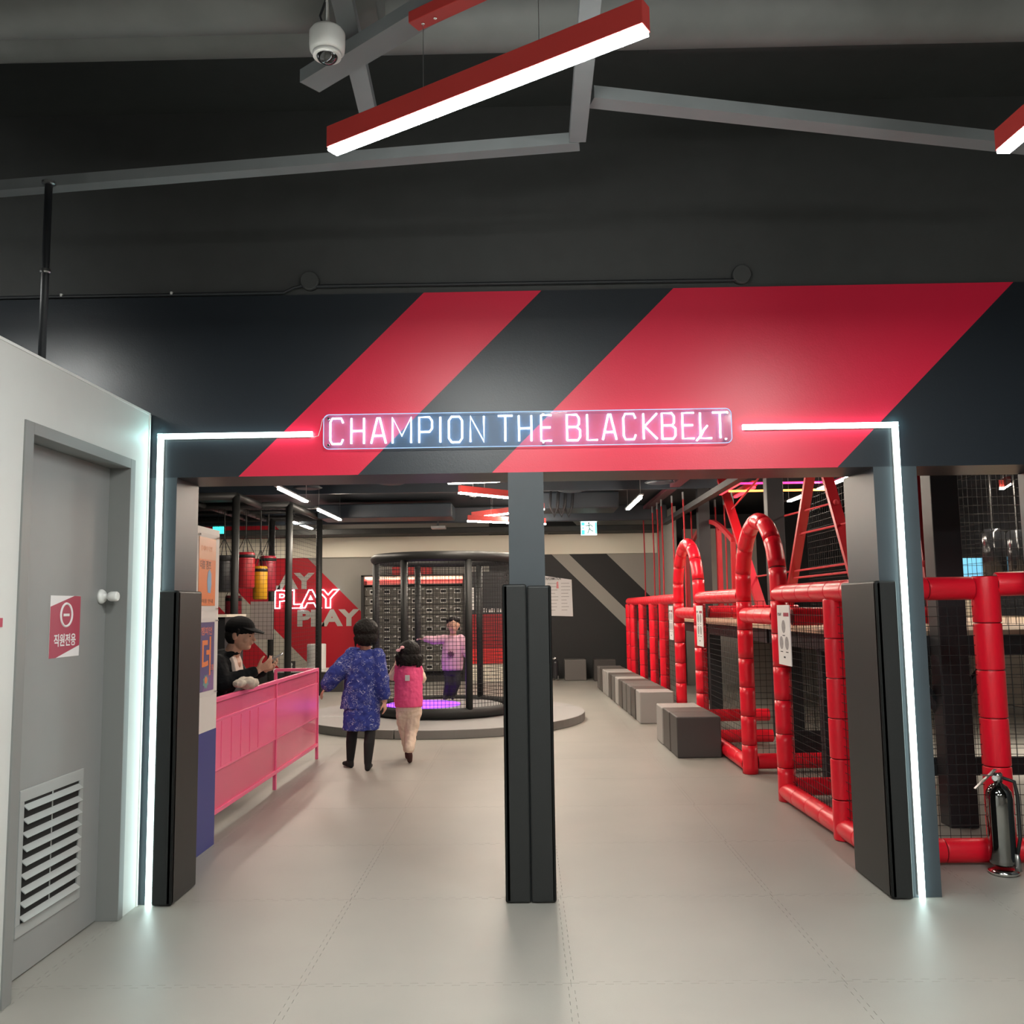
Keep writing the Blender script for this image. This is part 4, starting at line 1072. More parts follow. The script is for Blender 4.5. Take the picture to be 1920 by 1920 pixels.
# ------------------------------------------------------------------ hall ceiling objects
def htube(x, y0, y1, z, label, w=0.05, rail=True, power=None):
    t = thing('tube_light', (x, (y0+y1)/2, z), label, 'light', 'white tube lights under the hall ceiling')
    MB().box(x-0.03, x+0.03, y0-0.15, y1+0.15, z+0.022, z+0.045).build('track', STEEL, t)
    MB().box(x-w/2, x+w/2, y0, y1, z, z+0.02).build('diffuser', TUBEW, t)
    for y in (y0, y1): MB().tube([(x, y, z+0.045), (x, y, 3.42)], 0.004, 5).build('hanger', STEEL, t)
htube(-3.05, 11.3, 12.7, 3.0, 'near white tube light on the track above the boxing frame')
htube(-3.12, 13.8, 15.4, 3.0, 'far white tube light on the track above the boxing frame')
htube(1.64, 12.8, 14.4, 3.0, 'white tube light above the foam cube row')
htube(3.95, 11.0, 12.2, 3.0, 'nearer white tube light above the climbing deck')
htube(3.95, 12.7, 13.6, 3.0, 'rear white tube light above the climbing deck')
htube(-2.6, 7.0, 8.4, 3.1, 'unseen fill tube added above the pink barrier, behind the lintel')  # added out of view to light the hall near the barrier
htube(0.2, 7.2, 8.6, 3.1, 'unseen fill tube added over the middle of the hall, behind the lintel')  # added out of view to light the hall floor
htube(1.5, 9.0, 10.4, 3.1, 'unseen fill tube added over the near foam cubes, behind the lintel')  # added out of view to light the cubes and fence
htube(0.2, 16.2, 17.6, 3.12, 'fill tube added in front of the black back wall to brighten it')  # added to lift the back wall and soffit
htube(-4.3, 17.0, 18.4, 3.12, 'fill tube added in front of the red wall to brighten it')  # added to lift the left end of the back wall
htube(4.6, 7.2, 8.6, 3.1, 'unseen fill tube added over the near part of the climbing deck, behind the lintel')  # added out of view to light the climbing deck
def hpend(p0, p1, label):
    p0, p1 = Vector(p0), Vector(p1)
    t = thing('linear_pendant_lamp', (p0+p1)/2, label, 'lamp', 'red linear pendants in the hall')
    MB().bar(p0+Vector((0,0,.055)), p1+Vector((0,0,.055)), 0.05, 0.085).build('housing', LAMPRED, t); MB().bar(p0, p1, 0.05, 0.02).build('diffuser', TUBEW, t)
    for q in (0.3, 0.7):
        a = p0.lerp(p1, q); MB().tube([a+Vector((0,0,.1)), (a.x, a.y, 3.42)], 0.002, 5).build('suspension_wire', STEEL, t)
    d = p1-p0
hpend((-0.92, 11.2, 3.03), (0.15, 10.6, 2.98), 'nearest red pendant of the crossed group above the cage')
hpend((-0.82, 11.6, 2.96), (0.20, 12.6, 2.96), 'red pendant crossing behind the nearest one above the cage')
hpend((-0.90, 14.5, 2.87), (0.35, 14.9, 2.84), 'lower red pendant seen left of the centre post')
hpend((-0.86, 15.2, 2.99), (0.30, 14.0, 2.99), 'upper red pendant of the far crossed pair left of the centre post')
hp = hpend((5.33, 10.2, 2.74), (6.05, 11.4, 2.94), 'white glowing pendant at the right behind the netting')
# ducts and beams
def hbox(x0_, x1_, y0_, y1_, z0_, z1_, label, m=HALLDUCT, nm='hall_duct', cat='duct', bev=0.02):
    return tag(MB().box(x0_, x1_, y0_, y1_, z0_, z1_).build(nm, m, None, bevel=bev), label, cat)
hbox(-3.6, -1.25, 15.8, 16.6, 3.08, 3.32, 'wide rectangular dark duct above the cage')
hbox(-6.9, 2.7, 18.6, 19.2, 3.02, 3.14, 'dark beam across the hall just in front of the cream soffit', CEILM, 'hall_beam', 'beam')
hbox(-6.9, 2.7, 17.2, 17.3, 3.10, 3.40, 'dark cross beam behind the wide duct', HALLDUCT, 'hall_beam', 'beam')
hbox(-6.9, 3.0, 14.0, 14.08, 3.28, 3.42, 'thin dark ceiling beam in the middle of the hall', HALLDUCT, 'hall_beam', 'beam', 0.0)
hbox(0.3, 1.6, 15.3, 16.2, 3.14, 3.419, 'rectangular dark duct right of the centre post')
for i, (x, y) in enumerate(((-3.2, 13.4), (-1.9, 13.0), (0.75, 14.2), (2.0, 13.4))):
    tag(MB().lathe((x, y, 3.28), [(0.16, 0), (0.22, 0.02), (0.10, 0.08), (0.09, 0.14)], 24).build('ceiling_diffuser', HALLDUCT, smooth=True), ['round dark air diffuser near the left tube lights', 'round dark air diffuser left of the crossed pendants', 'round dark air diffuser right of the centre post', 'round dark air diffuser beside the right tube light'][i], 'vent')
for i in range(3):
    tag(MB().tube([(0.45+i*0.12, 15.0+.06*i, 3.4), (0.43+i*0.12, 15.0+.06*i, 3.15), (0.5+i*0.12, 15.0+.06*i, 2.98), (0.56+i*0.12, 15.0+.06*i, 3.15), (0.58+i*0.12, 15.0+.06*i, 3.4)], 0.022, 8).build('hanging_cable', BLACKSTEEL, smooth=True), ['left', 'middle', 'right'][i] + ' one of three dark hose loops under the hall ceiling', 'hose', 'three hose loops under the hall ceiling')
t = thing('dome_camera', (-0.72, 12.9, 3.08), 'small white dome camera above the cage beside the crossed pendants', 'camera')
MB().lathe((-0.72, 12.9, 3.06), [(0.045, 0), (0.055, 0.03), (0.05, 0.07)], 20).build('body', WHITEP, t, smooth=True); MB().ball((-0.72, 12.9, 3.06), 0.038, 14).build('dome', DARK, t, smooth=True)
MB().tube([(-0.72, 12.9, 3.12), (-0.72, 12.9, 3.42)], 0.008, 8).build('rod', STEEL, t)
t = thing('projector', (-1.6, 16.9, 3.0), 'small dark projector bracket hanging over the cage', 'projector')
MB().box(-1.72, -1.45, 16.8, 17.0, 2.96, 3.02).build('body', STEEL, t, bevel=0.01); MB().tube([(-1.6, 16.9, 3.02), (-1.6, 16.9, 3.42)], 0.02, 8).build('pole', BLACKSTEEL, t)
# exit sign
t = thing('exit_sign', (1.275, 18.0, 2.9), 'lit green emergency exit sign with running figure above the cream soffit', 'sign')
EXG = mat('exit_green', (0.05, 0.75, 0.62), 0.4, emit=1.5, ecol=(0.05, 0.85, 0.72)); EXW = mat('exit_white', (0.85, 1, 0.97), 0.4, emit=1.5, ecol=(0.75, 1.0, 0.95))
MB().box(1.12, 1.43, 17.99, 18.04, 2.89, 3.16).build('panel', EXW, t); MB().box(1.10, 1.45, 17.97, 18.06, 3.16, 3.20).build('cap', WHITEP, t)
for q in ((1.13, 1.19, 17.984, 17.989, 3.08, 3.14), (1.13, 1.19, 17.984, 17.989, 2.90, 2.99), (1.40, 1.425, 17.984, 17.989, 2.92, 3.14)): MB().box(*q).build('green_field', EXG, t)
b = MB()
b.plate([(1.135, 17.988, 3.03), (1.175, 17.988, 3.00), (1.175, 17.988, 3.06)], (0, -1, 0), 0.004)
b.build('arrow', EXG, t)
b = MB(); Y_ = 17.982
b.ball((1.275, Y_, 3.125), (0.016, 0.004, 0.016), 10)
for q in ([(1.275, Y_, 3.10), (1.285, Y_, 3.02)], [(1.28, Y_, 3.09), (1.235, Y_, 3.07), (1.205, Y_, 3.075)], [(1.28, Y_, 3.09), (1.33, Y_, 3.08), (1.345, Y_, 3.05)], [(1.285, Y_, 3.02), (1.265, Y_, 2.96), (1.245, Y_, 2.92)], [(1.285, Y_, 3.02), (1.32, Y_, 2.98), (1.36, Y_, 2.965)]): b.tube(q, 0.009, 6)
b.build('running_figure', mat('exit_dark_green', (0.0, 0.12, 0.10), 0.5), t)
MB().tube([(1.275, 18.02, 3.2), (1.275, 18.02, 3.42)], 0.006, 6).build('rod', STEEL, t)
# second small green light far left
t = thing('exit_sign', (-5.8, 17.2, 2.96), 'tiny green exit light seen above the poster partition', 'sign')
MB().box(-5.9, -5.7, 17.2, 17.24, 2.96, 3.09).build('panel', EXG, t); MB().box(-5.81, -5.79, 17.21, 17.23, 3.09, 3.42).build('rod', STEEL, t)

# ------------------------------------------------------------------ people
def V(*a): return Vector(a)
def frame(f, up=(0, 0, 1)):
    f = Vector(f).normalized(); s = f.cross(Vector(up)).normalized(); u = s.cross(f).normalized()
    return f, s, u          # forward, right side, up
def head_shape(mb, c, r, f, up=(0, 0, 1), child=False):
    f, s, u = frame(f, up); c = Vector(c)
    M = Matrix((s, f, u)).transposed()
    mb.ball(c + u*0.12*r, (0.80*r, 0.93*r, 0.88*r), 20, M)
    mb.ball(c + f*0.22*r - u*0.32*r, (0.62*r, 0.66*r, 0.62*r), 18, M)
    mb.ball(c + f*0.52*r - u*0.68*r, (0.34*r, 0.32*r, 0.24*r), 14, M)           # chin
    mb.limb([c + f*0.86*r + u*0.10*r, c + f*1.03*r - u*0.18*r], [0.07*r, 0.12*r], 8)  # nose
    mb.ball(c + f*0.88*r - u*0.40*r, (0.22*r, 0.10*r, 0.09*r), 10, M)           # lips
    for k in (-1, 1):
        mb.ball(c + s*k*0.80*r - f*0.05*r - u*0.02*r, (0.08*r, 0.17*r, 0.27*r), 10, M)   # ears
        mb.ball(c + s*k*0.42*r + f*0.62*r - u*0.20*r, (0.24*r, 0.22*r, 0.2*r), 10, M)    # cheeks
def face_parts(t, c, r, f, up=(0, 0, 1)):
    f, s, u = frame(f, up); c = Vector(c)
    for k in (-1, 1):
        MB().ball(c + s*k*0.30*r + f*0.80*r + u*0.05*r, (0.075*r, 0.075*r, 0.045*r), 10).build('eye', INK, t, smooth=True)
        MB().limb([c + s*k*0.18*r + f*0.885*r + u*0.22*r, c + s*k*0.44*r + f*0.765*r + u*0.23*r], [0.03*r, 0.025*r], 6).build('eyebrow', HAIR, t)
    MB().limb([c + s*0.15*r + f*0.93*r - u*0.41*r, c - s*0.15*r + f*0.93*r - u*0.41*r], [0.022*r, 0.022*r], 6).build('mouth', mat('lip', (0.38, 0.12, 0.10), 0.5), t)
def hand_shape(mb, wrist, d, n, s=1.0, curl=0.35, side=1):
    """wrist point, pointing direction d, palm normal n; thumb leaves the side of the palm"""
    d = Vector(d).normalized(); n = Vector(n); n = (n - d*n.dot(d)).normalized(); a = d.cross(n)*side
    w = Vector(wrist)
    L = (0.068, 0.076, 0.071, 0.056)
    for i in range(4):
        off = (1.5-i)*0.0195*s
        base = w + d*0.012*s + a*off*0.6
        kn = w + d*(0.088-0.004*abs(i-1))*s + a*off
        mb.limb([base, kn], [0.0125*s, 0.0105*s], 8)
        p = kn; ang = 0.12
        for j, fr_ in enumerate((0.45, 0.30, 0.25)):
            ang += curl*(0.8 if j == 0 else 1.0) + 0.05*i
            q = p + (d*cos(ang) + n*sin(ang))*L[i]*fr_*s
            mb.limb([p, q], [(0.0092-0.0008*j)*s, (0.0086-0.0010*j)*s], 8); p = q
    b0 = w + d*0.018*s + a*0.022*s; b1 = w + d*0.048*s + a*0.046*s + n*0.012*s
    b2 = b1 + (d*0.75 + a*0.35 + n*0.45).normalized()*0.032*s; b3 = b2 + (d*0.9 + n*0.45).normalized()*0.026*s
    mb.limb([b0, b1, b2, b3], [0.014*s, 0.0115*s, 0.0100*s, 0.0085*s], 8)
def foot_shape(mb, ankle, toe, s=1.0, r=0.035):
    a, t = Vector(ankle), Vector(toe); d = (t-a); d.z = 0; d.normalize()
    heel = Vector((a.x, a.y, t.z)) - d*0.018*s
    mb.limb([a, heel], [r*s, r*0.85*s]); mb.limb([heel, t], [r*0.8*s, r*0.62*s]); mb.limb([a, heel.lerp(t, 0.5) + V(0, 0, 0.012*s), t], [r*0.85*s, r*0.72*s, r*0.6*s])

def scribble_mat():
    m = mat('navy_fabric_with_white_drawings', (0.045, 0.06, 0.30), 0.8)
    nt = m.node_tree; b = nt.nodes['Principled BSDF']
    geo = nt.nodes.new('ShaderNodeNewGeometry')
    def line(scale, w_, off):
        mp = nt.nodes.new('ShaderNodeMapping'); mp.inputs['Scale'].default_value = (scale, scale, scale*1.5); mp.inputs['Location'].default_value = (off, off, off)
        nt.links.new(geo.outputs['Position'], mp.inputs[0])
        n = nt.nodes.new('ShaderNodeTexNoise'); n.inputs['Scale'].default_value = 1; n.inputs['Detail'].default_value = 1.5
        nt.links.new(mp.outputs[0], n.inputs['Vector'])
        return mnode(nt, 'LESS_THAN', mnode(nt, 'ABSOLUTE', mnode(nt, 'SUBTRACT', n.outputs['Fac'], 0.55)), w_)
    vor = nt.nodes.new('ShaderNodeTexNoise'); vor.inputs['Scale'].default_value = 17; nt.links.new(geo.outputs['Position'], vor.inputs['Vector'])
    gate = mnode(nt, 'GREATER_THAN', vor.outputs['Fac'], 0.50)
    l = mnode(nt, 'MULTIPLY', mnode(nt, 'MAXIMUM', line(17, 0.0075, 0), line(52, 0.010, 7)), gate)
    mx = nt.nodes.new('ShaderNodeMix'); mx.data_type = 'RGBA'; nt.links.new(l, mx.inputs[0])
    mx.inputs[6].default_value = (0.022, 0.040, 0.26, 1); mx.inputs[7].default_value = (0.55, 0.58, 0.75, 1)
    nt.links.new(mx.outputs[2], b.inputs['Base Color'])
    return m

# --- boy in the blue printed shirt
t = thing('person', (-1.58, 8.82, 0), 'child with short black hair walking away in a blue shirt printed with white drawings', 'person')
hc = V(-1.535, 8.84, 1.275); hf = (-0.25, 1, 0)
LS, RS = V(-1.665, 8.85, 1.055), V(-1.425, 8.84, 1.05)
LE, RE_ = V(-1.80, 8.80, 0.90), V(-1.375, 8.80, 0.83)
LW, RW = V(-1.915, 8.80, 0.755), V(-1.348, 8.80, 0.625)
b = MB(); head_shape(b, hc, 0.115, hf)
b.limb([hc - V(0, 0, 0.05), V(-1.545, 8.85, 1.07)], [0.05, 0.055])
b.loft([(-1.56, 8.85, .52, .105, .085), (-1.56, 8.84, .62, .115, .09), (-1.56, 8.84, .78, .105, .08), (-1.555, 8.84, .95, .12, .085), (-1.55, 8.845, 1.05, .11, .07), (-1.545, 8.85, 1.10, .05, .05)])
for a_, e_, w_ in ((LS, LE, LW), (RS, RE_, RW)): b.limb([a_, e_, w_], [0.045, 0.034, 0.024])
hand_shape(b, LW, (-0.55, 0.1, -0.8), (0.5, 0, -0.2), 0.72, 0.3, 1); hand_shape(b, RW, (0.12, -0.05, -1), (-1, 0.3, 0), 0.78, 0.3, -1)
LA, RA = V(-1.690, 8.90, 0.075), V(-1.492, 8.72, 0.075)
legs = ([V(-1.625, 8.84, 0.60), V(-1.665, 8.86, 0.335), LA], [V(-1.497, 8.83, 0.60), V(-1.482, 8.78, 0.335), RA])
for L_ in legs: b.limb(L_, [0.062, 0.045, 0.030])
foot_shape(b, LA, V(-1.765, 9.0, 0.026), 0.8); foot_shape(b, RA, V(-1.49, 8.86, 0.026), 0.8)
sculpt(b, 'body', SKINK, t, 0.0065, 3)
b = MB()
for L_ in legs: b.limb([L_[0], (L_[0]+L_[1])/2, L_[1], L_[1].lerp(L_[2], .35)+V(0, -.012, 0), L_[2]], [0.074, 0.066, 0.052, 0.052, 0.037])
foot_shape(b, LA, V(-1.768, 9.0, 0.026), 0.95); foot_shape(b, RA, V(-1.49, 8.87, 0.026), 0.95)
sculpt(b, 'leggings', mat('black_legging_fabric', (0.006, 0.006, 0.007), 0.8), t, 0.007, 3)
NAVYF = scribble_mat()
b = MB()
b.loft([(-1.575, 8.825, .365, .172, .135), (-1.57, 8.825, .45, .176, .138), (-1.565, 8.83, .60, .165, .13)])
sculpt(b, 'shorts', NAVYF, t, 0.007, 3, 0.02, 0.05)
b = MB()
b.loft([(-1.585, 8.83, .565, .190, .135), (-1.58, 8.83, .62, .188, .135), (-1.57, 8.83, .75, .172, .125), (-1.56, 8.84, .90, .165, .12), (-1.55, 8.84, 1.0, .158, .11), (-1.545, 8.845, 1.07, .125, .09), (-1.54, 8.85, 1.115, .07, .065)])
b.limb([LS, LE, LW + V(.03, 0, .045)], [0.080, 0.085, 0.075], 14); b.limb([RS, RE_, RW+V(-.005, 0, .07)], [0.078, 0.070, 0.058], 14)
b.limb([V(-1.56, 8.84, 1.03), LS, LE.lerp(LS, .5) + V(.02, 0, -.03)], [0.09, 0.085, 0.085]); 
sculpt(b, 'shirt', NAVYF, t, 0.007, 4, 0.025, 0.06)
b = MB(); f_, s_, u_ = frame(hf)
M_ = Matrix((s_, f_, u_)).transposed()
b.ball(hc + V(0, 0, .028), (0.122, 0.122, 0.108), 20, M_); b.ball(hc - f_*0.035 - V(0, 0, 0.045), (0.110, 0.082, 0.085), 18, M_)
random.seed(2)
for i in range(26):
    a = random.uniform(-2.2, 2.2); q = hc - f_*cos(a)*0.095 + s_*sin(a)*0.105 + V(0, 0, random.uniform(-0.115, -0.05)); b.limb([q + V(0, 0, .06), q - V(0, 0, .015)], [0.018, 0.006], 6)
sculpt(b, 'hair', HAIR, t, 0.0065, 2, 0.012, 0.02)

# --- girl in the pink vest
t = thing('person', (-1.17, 9.18, 0), 'small child with a black bob, pink vest and cream trousers stepping towards the cage', 'person')
hc = V(-1.165, 9.20, 1.060); hf = (-0.3, 1, 0.05)
LS, RS = V(-1.255, 9.20, 0.905), V(-1.09, 9.19, 0.90)
LE, LW = V(-1.335, 9.24, 0.83), V(-1.285, 9.31, 0.985)
RE_, RW = V(-1.045, 9.26, 0.80), V(-1.07, 9.38, 0.88)
b = MB(); head_shape(b, hc, 0.105, hf)
b.limb([hc - V(0, 0, 0.05), V(-1.17, 9.2, .92)], [0.042, 0.045])
b.loft([(-1.17, 9.2, .48, .085, .075), (-1.17, 9.2, .6, .095, .08), (-1.17, 9.2, .75, .09, .072), (-1.17, 9.2, .88, .095, .07), (-1.17, 9.2, .94, .05, .05)])
b.limb([LS, LE, LW], [.036, .03, .022]); b.limb([RS, RE_, RW], [.036, .03, .022])
hand_shape(b, LW, (0.2, 0.2, 1), (1, 0.3, 0), 0.66, 0.4, 1); hand_shape(b, RW, (-0.2, 0.4, 0.6), (-1, 0.3, 0), 0.66, 0.4, -1)
LA, RA = V(-1.20, 9.36, 0.075), V(-1.145, 9.06, 0.115)
legs = ([V(-1.215, 9.2, .5), V(-1.215, 9.27, .28), LA], [V(-1.125, 9.2, .5), V(-1.145, 9.19, .28), RA])
for L_ in legs: b.limb(L_, [.055, .04, .026])
foot_shape(b, LA, V(-1.20, 9.46, 0.024), 0.75)
b.limb([RA, V(-1.145, 9.075, .07), V(-1.15, 9.125, 0.024)], [.026, .024, .018]); 
sculpt(b, 'body', SKINK, t, 0.006, 3)
SOCK = mat('dark_brown_sock', (0.06, 0.018, 0.015), 0.8)
b = MB(); b.limb([RA + V(0, 0, -.02), V(-1.145, 9.07, .07), V(-1.15, 9.12, 0.026)], [.030, .030, .026]); sculpt(b, 'sock', SOCK, t, 0.006, 2)
b = MB(); foot_shape(b, LA - V(0, 0, .02), V(-1.20, 9.46, 0.028), 0.9); sculpt(b, 'sock', SOCK, t, 0.006, 2)
CRF = mat('cream_cotton', (0.80, 0.63, 0.50), 0.8)
b = MB()
b.loft([(-1.17, 9.2, .43, .10, .08), (-1.17, 9.2, .50, .130, .10), (-1.17, 9.2, .60, .120, .095)])
for L_ in legs: b.limb([L_[0] - V(0, 0, .03), L_[1], L_[2] + V(0, 0, .035)], [.084, .062, .050])
sculpt(b, 'trousers', CRF, t, 0.0065, 3, 0.022, 0.06)
b = MB(); b.limb([LS + V(.03, 0, 0), LE, LW - V(0, 0, .02)], [.05, .046, .032]); b.limb([RS - V(.03, 0, 0), RE_, RW - V(0, .02, 0)], [.05, .046, .032])
sculpt(b, 'sleeves', CRF, t, 0.0065, 3, 0.012, 0.04)
b = MB()
b.loft([(-1.17, 9.19, .535, .140, .105), (-1.17, 9.19, .60, .142, .11), (-1.17, 9.19, .72, .140, .105), (-1.17, 9.2, .83, .135, .10), (-1.17, 9.2, .90, .130, .09), (-1.17, 9.2, .95, .085, .07)])
b.limb([V(-1.285, 9.2, .80), V(-1.28, 9.2, .92)], [.035, .03]); b.limb([V(-1.055, 9.2, .80), V(-1.06, 9.2, .915)], [.035, .03])
ve = sculpt(b, 'vest', mat('hot_pink_knit', (1.0, 0.11, 0.30), 0.8, bump=0.3, bscale=200), t, 0.0065, 3, 0.016, 0.06)
MB().box(-1.19, -1.145, 9.082, 9.088, 0.795, 0.85).build('patch', PAPER, t)
b = MB(); f_, s_, u_ = frame(hf); M_ = Matrix((s_, f_, u_)).transposed()
b.ball(hc + V(0, 0, .022), (0.112, 0.112, 0.105), 20, M_); b.ball(hc - f_*0.02 - V(0, 0, 0.055), (0.125, 0.095, 0.085), 18, M_)
for i in range(30):
    a = random.uniform(-2.3, 2.3); q = hc - f_*cos(a)*0.098 + s_*sin(a)*0.122 + V(0, 0, random.uniform(-0.13, -0.09)); b.limb([q + V(0, 0, .07), q - V(0, 0, .008)], [0.020, 0.007], 6)
sculpt(b, 'hair', HAIR, t, 0.0065, 2, 0.012, 0.02)
b = MB(); p = hc + V(-0.075, -0.10, 0.045)
b.ball(p + V(-.02, 0, -.014), (.022, .008, .016), 10); b.ball(p + V(.02, 0, .014), (.022, .008, .016), 10); b.ball(p, .010, 8)
b.build('hair_bow', mat('pale_pink_bow', (0.85, 0.45, 0.50), 0.6), t, smooth=True)

# --- man leaning on the barrier
t = thing('person', (-2.75, 7.3, 0), 'man in a black cap and jacket leaning on the pink barrier, holding a phone', 'person')
hc = V(-2.262, 7.28, 1.305); hf = (1, -0.10, -0.12); Rh = 0.118
RSh, REl, RWr = V(-2.40, 7.12, 1.075), V(-2.315, 7.06, 0.955), V(-2.095, 7.20, 1.035)
LSh, LEl, LWr = V(-2.42, 7.48, 1.075), V(-2.30, 7.52, 0.955), V(-2.085, 7.36, 1.03)
b = MB(); head_shape(b, hc, Rh, hf)
b.limb([hc + V(-.025, 0, -.05), V(-2.345, 7.3, 1.13)], [0.058, 0.064], 14)
b.limb([V(-2.36, 7.3, 1.08), V(-2.55, 7.3, 1.02), V(-2.75, 7.3, 0.94), V(-2.88, 7.3, .88)], [.10, .13, .12, .13], 16)
b.limb([RSh, REl, RWr], [.055, .04, .028]); b.limb([LSh, LEl, LWr], [.055, .04, .028]); b.limb([RSh, LSh], [.06, .06])
hand_shape(b, RWr, (0.85, 0.10, 0.50), (-0.3, 0.55, 0.6), 1.0, 0.34, 1)
hand_shape(b, LWr, (0.95, -0.20, 0.32), (-0.2, -0.55, 0.7), 1.0, 0.40, -1)
for y in (7.2, 7.4):
    A_ = V(-2.95, y, .09); b.limb([V(-2.88, y, .86), V(-2.85, y, .48), A_], [.085, .06, .04]); foot_shape(b, A_, V(-2.78, y, 0.035), 1.25)
sculpt(b, 'body', SKIN, t, 0.0055, 3)
face_parts(t, hc, Rh, hf)
JK = mat('black_jacket_fabric', (0.006, 0.0065, 0.008), 0.8, spec=0.15)
b = MB()
b.limb([V(-2.40, 7.3, 1.075), V(-2.55, 7.3, 1.03), V(-2.75, 7.3, 0.95), V(-2.90, 7.3, .88)], [.13, .165, .155, .15], 18)
b.limb([V(-2.40, 7.2, 1.06), V(-2.42, 7.2, .92)], [.11, .10], 14); b.limb([V(-2.40, 7.4, 1.06), V(-2.42, 7.4, .92)], [.11, .10], 14)
b.limb([RSh, LSh], [.095, .095], 14)
b.limb([RSh, REl, RWr - V(.03, .01, .012)], [.092, .066, .046], 14); b.limb([LSh, LEl, LWr - V(.03, -.01, .012)], [.092, .066, .046], 14)
b.tube([V(-2.355, 7.3+0.078*cos(2*pi*i/18), 1.155+0.02*sin(2*pi*i/18)) + V(0.078*sin(2*pi*i/18), 0, 0) for i in range(18)], 0.022, 8, closed=True)
sculpt(b, 'jacket', JK, t, 0.007, 3, 0.02, 0.06)
b = MB()
b.plate([(-2.292, 7.185, 1.150), (-2.272, 7.185, 1.10), (-2.262, 7.185, 1.03), (-2.262, 7.185, 0.97), (-2.275, 7.185, 0.98), (-2.30, 7.185, 1.06), (-2.318, 7.185, 1.13)], (0, 0.20, 0), 1.0)
sculpt(b, 'tee_shirt', mat('pale_tee', (0.70, 0.55, 0.48), 0.8), t, 0.006, 3)
b = MB()
for y in (7.2, 7.4): b.limb([V(-2.88, y, .86), V(-2.85, y, .48), V(-2.95, y, .13)], [.105, .08, .06], 14)
sculpt(b, 'trousers', mat('dark_trouser', (0.02, 0.02, 0.025), 0.8), t, 0.01, 3)
b = MB(); f_, s_, u_ = frame(hf); M_ = Matrix((s_, f_, u_)).transposed()
b.ball(hc - f_*0.035 + V(0, 0, 0.0), (0.097, 0.085, 0.085), 18, M_)
for k in (-1, 1): b.limb([hc + s_*k*0.088 + f_*0.02 + u_*.05, hc + s_*k*0.090 + f_*.015 - u_*.0], [.018, .008], 8)
sculpt(b, 'hair', HAIR, t, 0.006, 2, 0.006, 0.02)
b = MB(); cap = mat('black_cap_cotton', (0.005, 0.005, 0.006), 0.8, spec=0.15)
b.ball(hc - f_*0.008 + u_*0.055, (0.104, 0.120, 0.100), 24, M_)
cp = b
c2 = MB()
P = []
for i in range(13):
    a = -1.15 + 2.3*i/12; P.append(hc + f_*(0.085*cos(a)+0.02) + s_*(0.10*sin(a)) + u_*0.060)
for i in range(13):
    a = 1.15 - 2.3*i/12; P.append(hc + f_*(0.085+0.105*cos(a*0.9)) + s_*(0.088*sin(a)) + u_*(0.030+0.012*abs(sin(a))))
cp.plate(P, u_, 0.010)
sculpt(cp, 'cap', cap, t, 0.0045, 2)
ph = MB().obox((-1.985, 7.285, 1.128), V(0.058, 0, 0.030), V(-.003, 0.036, 0.006), V(-0.0018, 0, 0.0034))
tag(ph.build('phone', [mat('phone_silver', (0.5, 0.5, 0.52), 0.25, 0.6)], None, bevel=0.002), 'thin silver phone held in the hands of the man in the cap', 'phone')

# --- child inside the cage
t = thing('person', (-1.03, 13.05, 0.2), 'child in a mauve pink sweatshirt and black trousers standing inside the net cage', 'person')
hc = V(-1.02, 13.0, 1.255); hf = (0.05, -1, -0.05)
LS, RS = V(-1.14, 13.03, 1.065), V(-0.92, 13.03, 1.065)
LE, LW = V(-1.29, 13.0, 1.05), V(-1.44, 12.97, 1.07)
RE_, RW = V(-0.845, 13.0, 0.93), V(-0.83, 12.93, 0.80)
b = MB(); head_shape(b, hc, 0.108, hf)
b.limb([hc - V(0, 0, .05), V(-1.03, 13.03, 1.08)], [.045, .05])
b.loft([(-1.04, 13.04, .60, .10, .08), (-1.04, 13.04, .75, .1, .08), (-1.03, 13.03, .95, .11, .08), (-1.03, 13.03, 1.07, .09, .06), (-1.03, 13.03, 1.11, .05, .05)])
b.limb([LS, LE, LW], [.04, .032, .022]); b.limb([RS, RE_, RW], [.04, .032, .022])
hand_shape(b, LW, (-1, -.1, .1), (0, -.4, -1), .68, .25, 1); hand_shape(b, RW, (.1, -.2, -1), (-1, 0, 0), .68, .3, 1)
LA, RA = V(-1.13, 13.06, .285), V(-1.04, 13.04, .285)
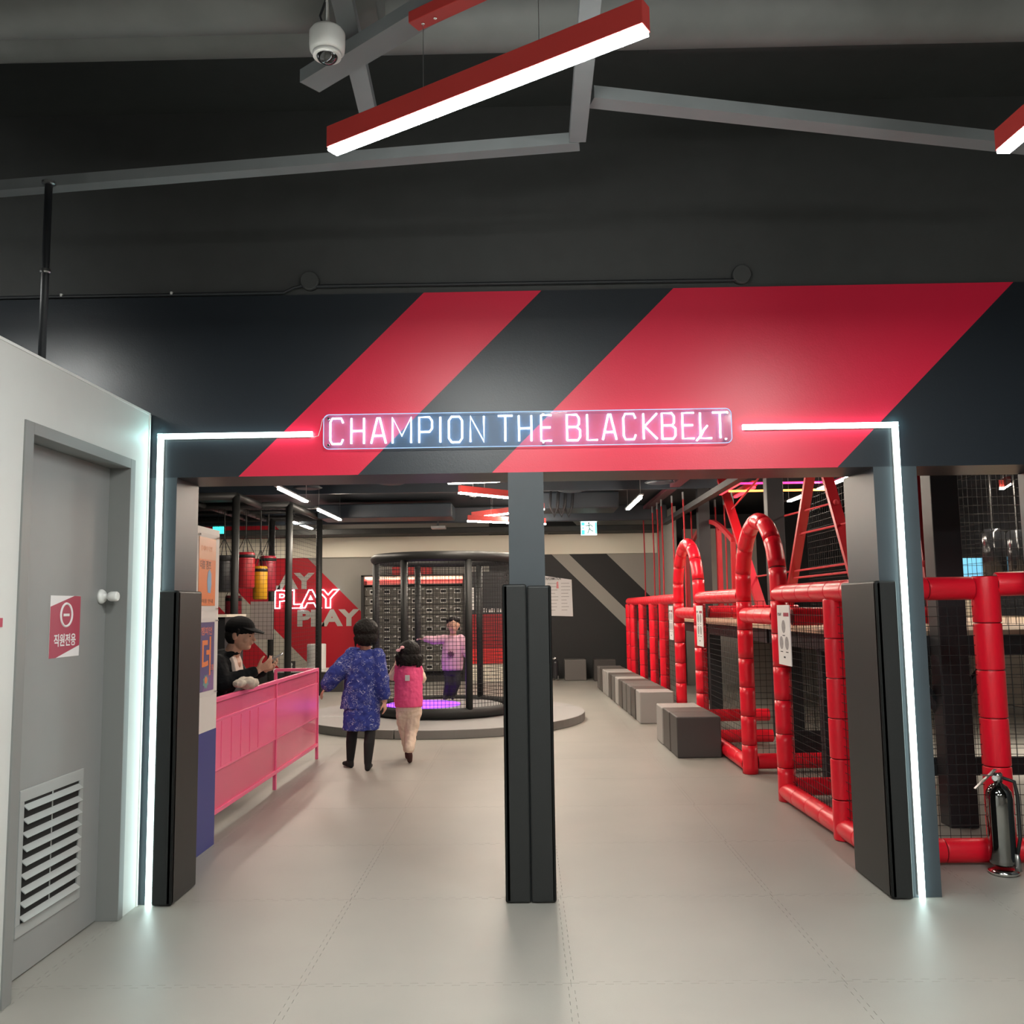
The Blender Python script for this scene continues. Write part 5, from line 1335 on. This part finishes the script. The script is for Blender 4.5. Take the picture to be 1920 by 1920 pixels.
legs = ([V(-1.09, 13.05, .62), V(-1.09, 12.99, .45), LA], [V(-.98, 13.05, .62), V(-.98, 12.98, .45), RA])
for L_ in legs: b.limb(L_, [.055, .042, .028])
foot_shape(b, LA, V(-1.15, 12.93, .242), .75); foot_shape(b, RA, V(-1.03, 12.91, .242), .75)
sculpt(b, 'body', SKINK, t, 0.008, 3)
face_parts(t, hc, 0.108, hf)
b = MB(); b.loft([(-1.04, 13.04, .56, .12, .095), (-1.04, 13.04, .66, .13, .1)])
for L_ in legs: b.limb(L_, [.072, .06, .045])
foot_shape(b, LA, V(-1.15, 12.93, .245), .9); foot_shape(b, RA, V(-1.03, 12.91, .245), .9)
sculpt(b, 'trousers', mat('black_tracksuit', (0.014, 0.014, 0.018), 0.8, noise=.5, nscale=20), t, 0.009, 3)
b = MB(); b.loft([(-1.04, 13.04, .63, .145, .11), (-1.04, 13.04, .75, .155, .115), (-1.03, 13.03, .95, .15, .11), (-1.03, 13.03, 1.06, .125, .09), (-1.03, 13.03, 1.12, .06, .055)])
b.limb([LS, LE, LW+V(.04, 0, 0)], [.065, .06, .045]); b.limb([RS, RE_, RW+V(0, 0, .04)], [.065, .06, .045])
sculpt(b, 'sweatshirt', mat('mauve_pink_sweat', (0.62, 0.36, 0.46), 0.8), t, 0.009, 3, 0.012, 0.06)
b = MB(); P = [(-1.05+.055*cos(a)*(1.0 if i % 2 else .55), 12.905, .86+.045*sin(a)*(1 if i % 2 else .6)) for i, a in enumerate([2*pi*j/18 for j in range(18)])]
b.plate(P, (0, 1, 0), 0.02); b.build('printed_emblem', mat('plum_print', (0.10, 0.03, 0.07), 0.7), t)
b = MB(); b.ball(hc + V(0, 0.02, .048), (.098, .10, .080), 18)
for i in range(20):
    a = random.uniform(-1.6, 1.6); q = hc + V(sin(a)*.085, -cos(a)*.075, .05); b.limb([q + V(0, 0, .03), q - V(0, 0, .012)], [.02, .008], 6)
sculpt(b, 'hair', HAIR, t, 0.007, 2, 0.01, 0.02)
